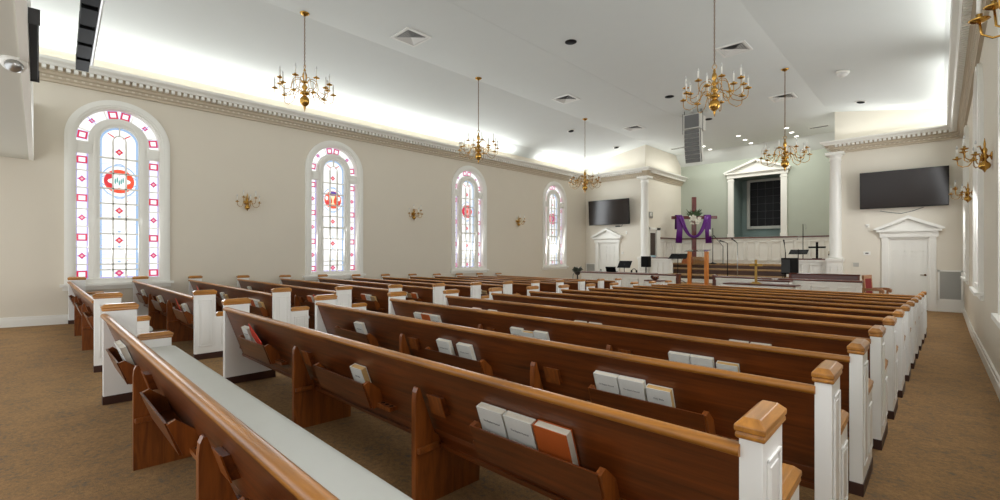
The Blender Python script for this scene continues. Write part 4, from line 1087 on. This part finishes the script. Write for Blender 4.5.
q = at(634, 271, Y=15.5); r = empty('headphones', (q.x, 15.5, PZ+zt), 0, 'black headphones right of the tilted music stand', 'headphones')
b = MB(); b.tube([(-.10+.20*i/8, .0, .06+.09*math.sin(PI*i/8)) for i in range(9)], .012, M['black'], 6); b.build('band', r)
for s in (-1, 1): b = MB(); b.ball((s*.10, 0, .055), .05, M['black'], 10, (.6, 1, 1)); b.build('ear_cup', r)
# plant at left end of rail
p = at(583, 279, Y=14.9)
r = empty('potted_plant', (-10.25, 14.95, 0), 0, 'dusty green plant on a tall stand at the left end of the rail', 'plant')
b = MB(); b.lathe([(.13, 0), (.13, .02), (.03, .05), (.025, .75), (.09, .78), (.11, .86), (.12, .90), (.10, .90)], M['dgrey'], (0, 0, 0), 14); b.build('stand_pot', r)
b = MB()
for k in range(60):
    a = rnd.uniform(0, 2*PI); el = rnd.uniform(-.3, 1.2)
    leafm(b, (rnd.uniform(-.06, .06), rnd.uniform(-.06, .06), .9+rnd.uniform(0, .08)), (math.cos(a), math.sin(a)*.6, el*.5), rnd.uniform(.12, .26), .07, M['dleaf'])
b.tube([(-.05, -.1, .9), (-.12, -.13, .75), (-.13, -.13, .6)], .012, M['dleaf'], 6); b.build('leaves', r)
# communion table, gold cross, side table
TZ = .78
p = at(763, 285, Y=13.95)
r = empty('communion_table', (-3.56, 13.95, 0), 0, 'white communion table with dark top, carrying the gold cross', 'table')
b = MB(); b.prism([(-.28, TZ-.035), (-.30, TZ-.02), (-.29, TZ), (.29, TZ), (.30, TZ-.02), (.28, TZ-.035)], -.88, .88, 'x', M['mahog']); b.build('tabletop', r)
b = MB(); b.box(-.80, .80, -.24, .24, TZ-.18, TZ-.035, w)
x = -.62
while x < .62: b.box(x, x+.03, -.255, -.24, TZ-.135, TZ-.085, w); b.box(x+.035, x+.05, -.25, -.24, TZ-.12, TZ-.10, w); x += .065
b.box(-.80, .80, -.26, -.24, TZ-.06, TZ-.035, w); b.build('apron', r)
for sx in (-1, 1):
    for sy in (-1, 1): b = MB(); b.box(sx*.74-.05, sx*.74+.05, sy*.19-.05, sy*.19+.05, 0, TZ-.18, w); b.build('leg', r)
b = MB(); b.box(-.74, .74, -.15, .15, .12, .18, w); b.build('stretcher', r)
p = at(756, 283, Y=13.95)
r = empty('gold_cross', (p.x, 13.95, TZ), 0, 'gold cross standing on the communion table', 'cross')
b = MB(); b.box(-.03, .03, -.02, .02, .04, .66, M['gold']); b.build('upright', r, bevel=.004)
b = MB(); b.box(-.165, .165, -.02, .02, .48, .545, M['gold']); b.build('crossbar', r, bevel=.004)
b = MB(); b.loft([(0, .12, .08, 0, 0), (.025, .12, .08, 0, 0), (.025, .08, .055, 0, 0), (.045, .08, .055, 0, 0)], M['gold']); b.build('base', r)
p = at(775, 280, Y=14.5); zt = p.z
r = empty('side_table', (p.x, 14.49, 0), 0, 'low white stand with a dark top just behind the communion table', 'table')
b = MB(); b.box(-.40, .40, -.2, .2, zt-.04, zt, M['mahog']); b.build('tabletop', r, bevel=.006)
b = MB(); b.box(-.38, .38, -.18, .18, zt-.22, zt-.04, w); b.build('apron', r)
for sx in (-1, 1): b = MB(); b.box(sx*.34-.04, sx*.34+.04, -.16, .16, 0, zt-.22, w); b.build('leg', r)
r = empty('white_dish', (p.x, 14.49, zt), 0, 'small white dish in the middle of the low stand', 'dish')
b = MB(); b.lathe([(.03, 0), (.04, .01), (.09, .035), (.085, .035), (.03, .012)], w, (0, 0, 0), 16); b.build('bowl', r)
# offering table with bowl, red flowers
p = at(655, 280, Y=13.6); zt = p.z
r = empty('offering_table', (p.x, 13.6, 0), 0, 'small white table with dark top left of the lectern', 'table')
b = MB(); b.box(-.27, .27, -.2, .2, zt-.035, zt, M['mahog']); b.build('tabletop', r, bevel=.006)
b = MB(); b.box(-.22, .22, -.16, .16, zt-.16, zt-.035, w); b.build('apron', r)
for sx in (-1, 1):
    for sy in (-1, 1): b = MB(); b.box(sx*.19-.03, sx*.19+.03, sy*.13-.03, sy*.13+.03, 0, zt-.16, w); b.build('leg', r)
r = empty('flower_bowl', (p.x, 13.6, zt), 0, 'brown bowl of dried flowers on the small white table', 'bowl')
b = MB(); b.lathe([(.05, 0), (.06, .01), (.13, .06), (.14, .07), (.12, .065)], M['mahog'], (0, 0, 0), 18); b.build('bowl', r)
b = MB()
for k in range(30):
    a = rnd.uniform(0, 2*PI); leafm(b, (.05*math.cos(a), .05*math.sin(a), .06), (math.cos(a), math.sin(a), rnd.uniform(.2, 1.2)), rnd.uniform(.07, .14), .05, M['brownseat'] if k % 2 else M['kick'])
b.build('flowers', r)
p = at(664, 285, Y=13.3)
r = empty('poinsettia', (p.x, 13.3, 0), 0, 'red flowers in a pot in front of the small white table', 'plant')
b = MB(); b.lathe([(.15, 0), (.15, .02), (.03, .05), (.03, .42), (.09, .44), (.12, .58), (.11, .58)], M['dgrey'], (0, 0, 0), 14); b.build('stand_pot', r)
b = MB(); zp = p.z-.02
for k in range(70):
    a = rnd.uniform(0, 2*PI); q = rnd.uniform(0, .14); leafm(b, (q*math.cos(a), q*math.sin(a), zp-.06+rnd.uniform(0, .06)), (math.cos(a), math.sin(a), rnd.uniform(-.2, .5)), .10, .06, M['redpetal'] if k % 5 else M['leaf'])
b.build('petals', r)
r = empty('low_bench', (-2.4, 15.55, PZ), 0, 'low dark mahogany bench just behind the right rail', 'bench')
zb_ = at(825, 273.8, Y=15.6).z-PZ
b = MB(); b.prism([(.06, .05), (.10, .05), (.12, zb_-.03), (.08, zb_-.03)], -.80, .80, 'x', M['mahog']); b.prism([(.06, zb_-.04), (.05, zb_-.01), (.07, zb_), (.13, zb_), (.14, zb_-.03)], -.83, .83, 'x', M['mahog']); b.build('backrest', r)
b = MB(); b.box(-.80, .80, -.22, .10, .22, .26, M['mahog']); b.build('seat', r, bevel=.005)
for s in (-1, 1):
    b = MB(); b.prism([(-.22, 0), (.13, 0), (.13, zb_), (.05, zb_), (.0, .30), (-.22, .28)], s*.80-.02, s*.80+.02, 'x', M['mahog']); b.build('end_panel', r)
# carved armchair at the right end of the rail
p = at(867, 276, Y=15.3)
r = empty('carved_armchair', (-1.20, 15.5, 0), 1.35, 'carved wooden armchair with red upholstery at the right end of the rail', 'chair')
AW = M['armw']; r.scale = (.95, .75, .96)
b = MB(); b.box(-.27, .27, -.27, .25, .38, .44, AW); b.build('seat', r, bevel=.01)
b = MB(); b.box(-.24, .24, -.25, .22, .44, .50, M['velvet']); b.build('seat_pad', r, bevel=.02)
b = MB()
for s in (-1, 1): b.prism([(.22, .44), (.28, .44), (.33, 1.04), (.27, 1.04)], s*.25-.03, s*.25+.03, 'x', AW)
b.prism([(.27, .98), (.33, .98), (.34, 1.08), (.27, 1.08)], -.28, .28, 'x', AW); b.build('back_frame', r, bevel=.008)
b = MB(); b.prism([(.235, .56), (.27, .56), (.305, .98), (.265, .98)], -.22, .22, 'x', M['velvet']); b.build('back_pad', r, bevel=.01)
for s in (-1, 1):
    b = MB(); b.prism([(.27, .66), (.27, .72), (-.10, .74), (-.24, .73), (-.30, .69), (-.29, .62), (-.25, .60), (-.23, .64), (-.20, .67)], s*.27-.035, s*.27+.035, 'x', AW)
    b.prism([(-.20, .44), (-.15, .44), (-.16, .67), (-.22, .67)], s*.27-.025, s*.27+.025, 'x', AW); b.build('armrest', r, bevel=.01)
for s in (-1, 1):
    for y in (-.24, .22): b = MB(); b.loft([(0, .03, .03, s*.24, y), (.1, .022, .022, s*.24, y), (.38, .035, .035, s*.24, y)], AW); b.build('leg', r)

# ------------------------------------------------------------------ light
def area(name, loc, sx, sy, power, color, d):
    l = bpy.data.lights.new(name, 'AREA'); l.shape = 'RECTANGLE'; l.size, l.size_y = sx, sy; l.energy = power; l.color = color
    o = bpy.data.objects.new(name, l); C.objects.link(o); o.location = loc
    o.rotation_euler = Vector(d).to_track_quat('-Z', 'Y').to_euler()
    return o
CW = (.97, 1, 1)
def cove(name, x0, y0, x1, y1, inward, power, k=1.0):
    a, c = Vector((x0, y0, 5.12)), Vector((x1, y1, 5.12)); L = (c-a).length
    l = bpy.data.lights.new(name, 'AREA'); l.shape = 'RECTANGLE'; l.size, l.size_y = L, .10; l.energy = power*L; l.color = CW
    o = bpy.data.objects.new(name, l); C.objects.link(o); o.location = (a+c)/2
    z = -(Vector((0, 0, 1))+Vector(inward)*k).normalized(); x = (c-a).normalized(); y = z.cross(x)
    o.rotation_euler = Matrix((x, y, z)).transposed().to_euler()
CP = 5.0
cove('cove_light', XL+.17, -1.5, XL+.17, 12.6, (1, 0, 0), CP); cove('cove_light', XL+.17, 13.9, XL+.17, YW-.3, (1, 0, 0), CP)
cove('cove_light', XR-.17, -1.5, XR-.17, 11.6, (-1, 0, 0), CP*.75, 1.1); cove('cove_light', XR-.17, 13.0, XR-.17, YW-.3, (-1, 0, 0), CP*.75, 1.1)
cove('cove_light', XL+.3, YW-.17, XA-.1, YW-.17, (0, -1, 0), CP*.7); cove('cove_light', XB+.1, YW-.17, XR-.3, YW-.17, (0, -1, 0), CP*.7)
cove('cove_light', XA+.17, YW+.1, XA+.17, YB-.8, (1, 0, 0), CP*.5); cove('cove_light', XB-.17, YW+.1, XB-.17, YB-.8, (-1, 0, 0), CP*.2)
# daylight through the windows
for yc in WY:
    area('window_daylight', (XL+.03, yc, 2.7), 1.1, 3.0, 30 if yc < 14 else 60, (.92, .97, 1), (1, 0, -.15))
    area('window_daylight', (XR-.03, yc, 2.7), 1.1, 3.0, 46 if yc < 9 else 66, (.96, .98, 1), (-1, 0, -.25))
for x in (-7.15, -5.55, -3.97): area('chancel_downlight', (x, 19.6, ZC-.03), .2, 1.6, 21, (.98, 1, .95), (0, 0, -1))
W = bpy.data.worlds.new('world'); bpy.context.scene.world = W; W.use_nodes = True
bg = W.node_tree.nodes['Background']; bg.inputs[0].default_value = (.93, .97, 1, 1); bg.inputs[1].default_value = 1.15

# ------------------------------------------------------------------ camera and view
cam = bpy.data.cameras.new('camera'); co = bpy.data.objects.new('camera', cam); C.objects.link(co)
cam.sensor_width = 36; cam.lens = 36*F_PX/1000; cam.shift_y = .0025; cam.clip_start = .02
co.location = (0, 0, CAMZ); co.rotation_euler = (PI/2, 0, math.radians(44.1))
sc_ = bpy.context.scene; sc_.camera = co
sc_.view_settings.view_transform = 'Standard'; sc_.view_settings.look = 'None'; sc_.view_settings.gamma = 1; sc_.view_settings.exposure = .72
sc_.view_settings.use_curve_mapping = False
try: sc_.cycles.use_denoising = True
except Exception: pass
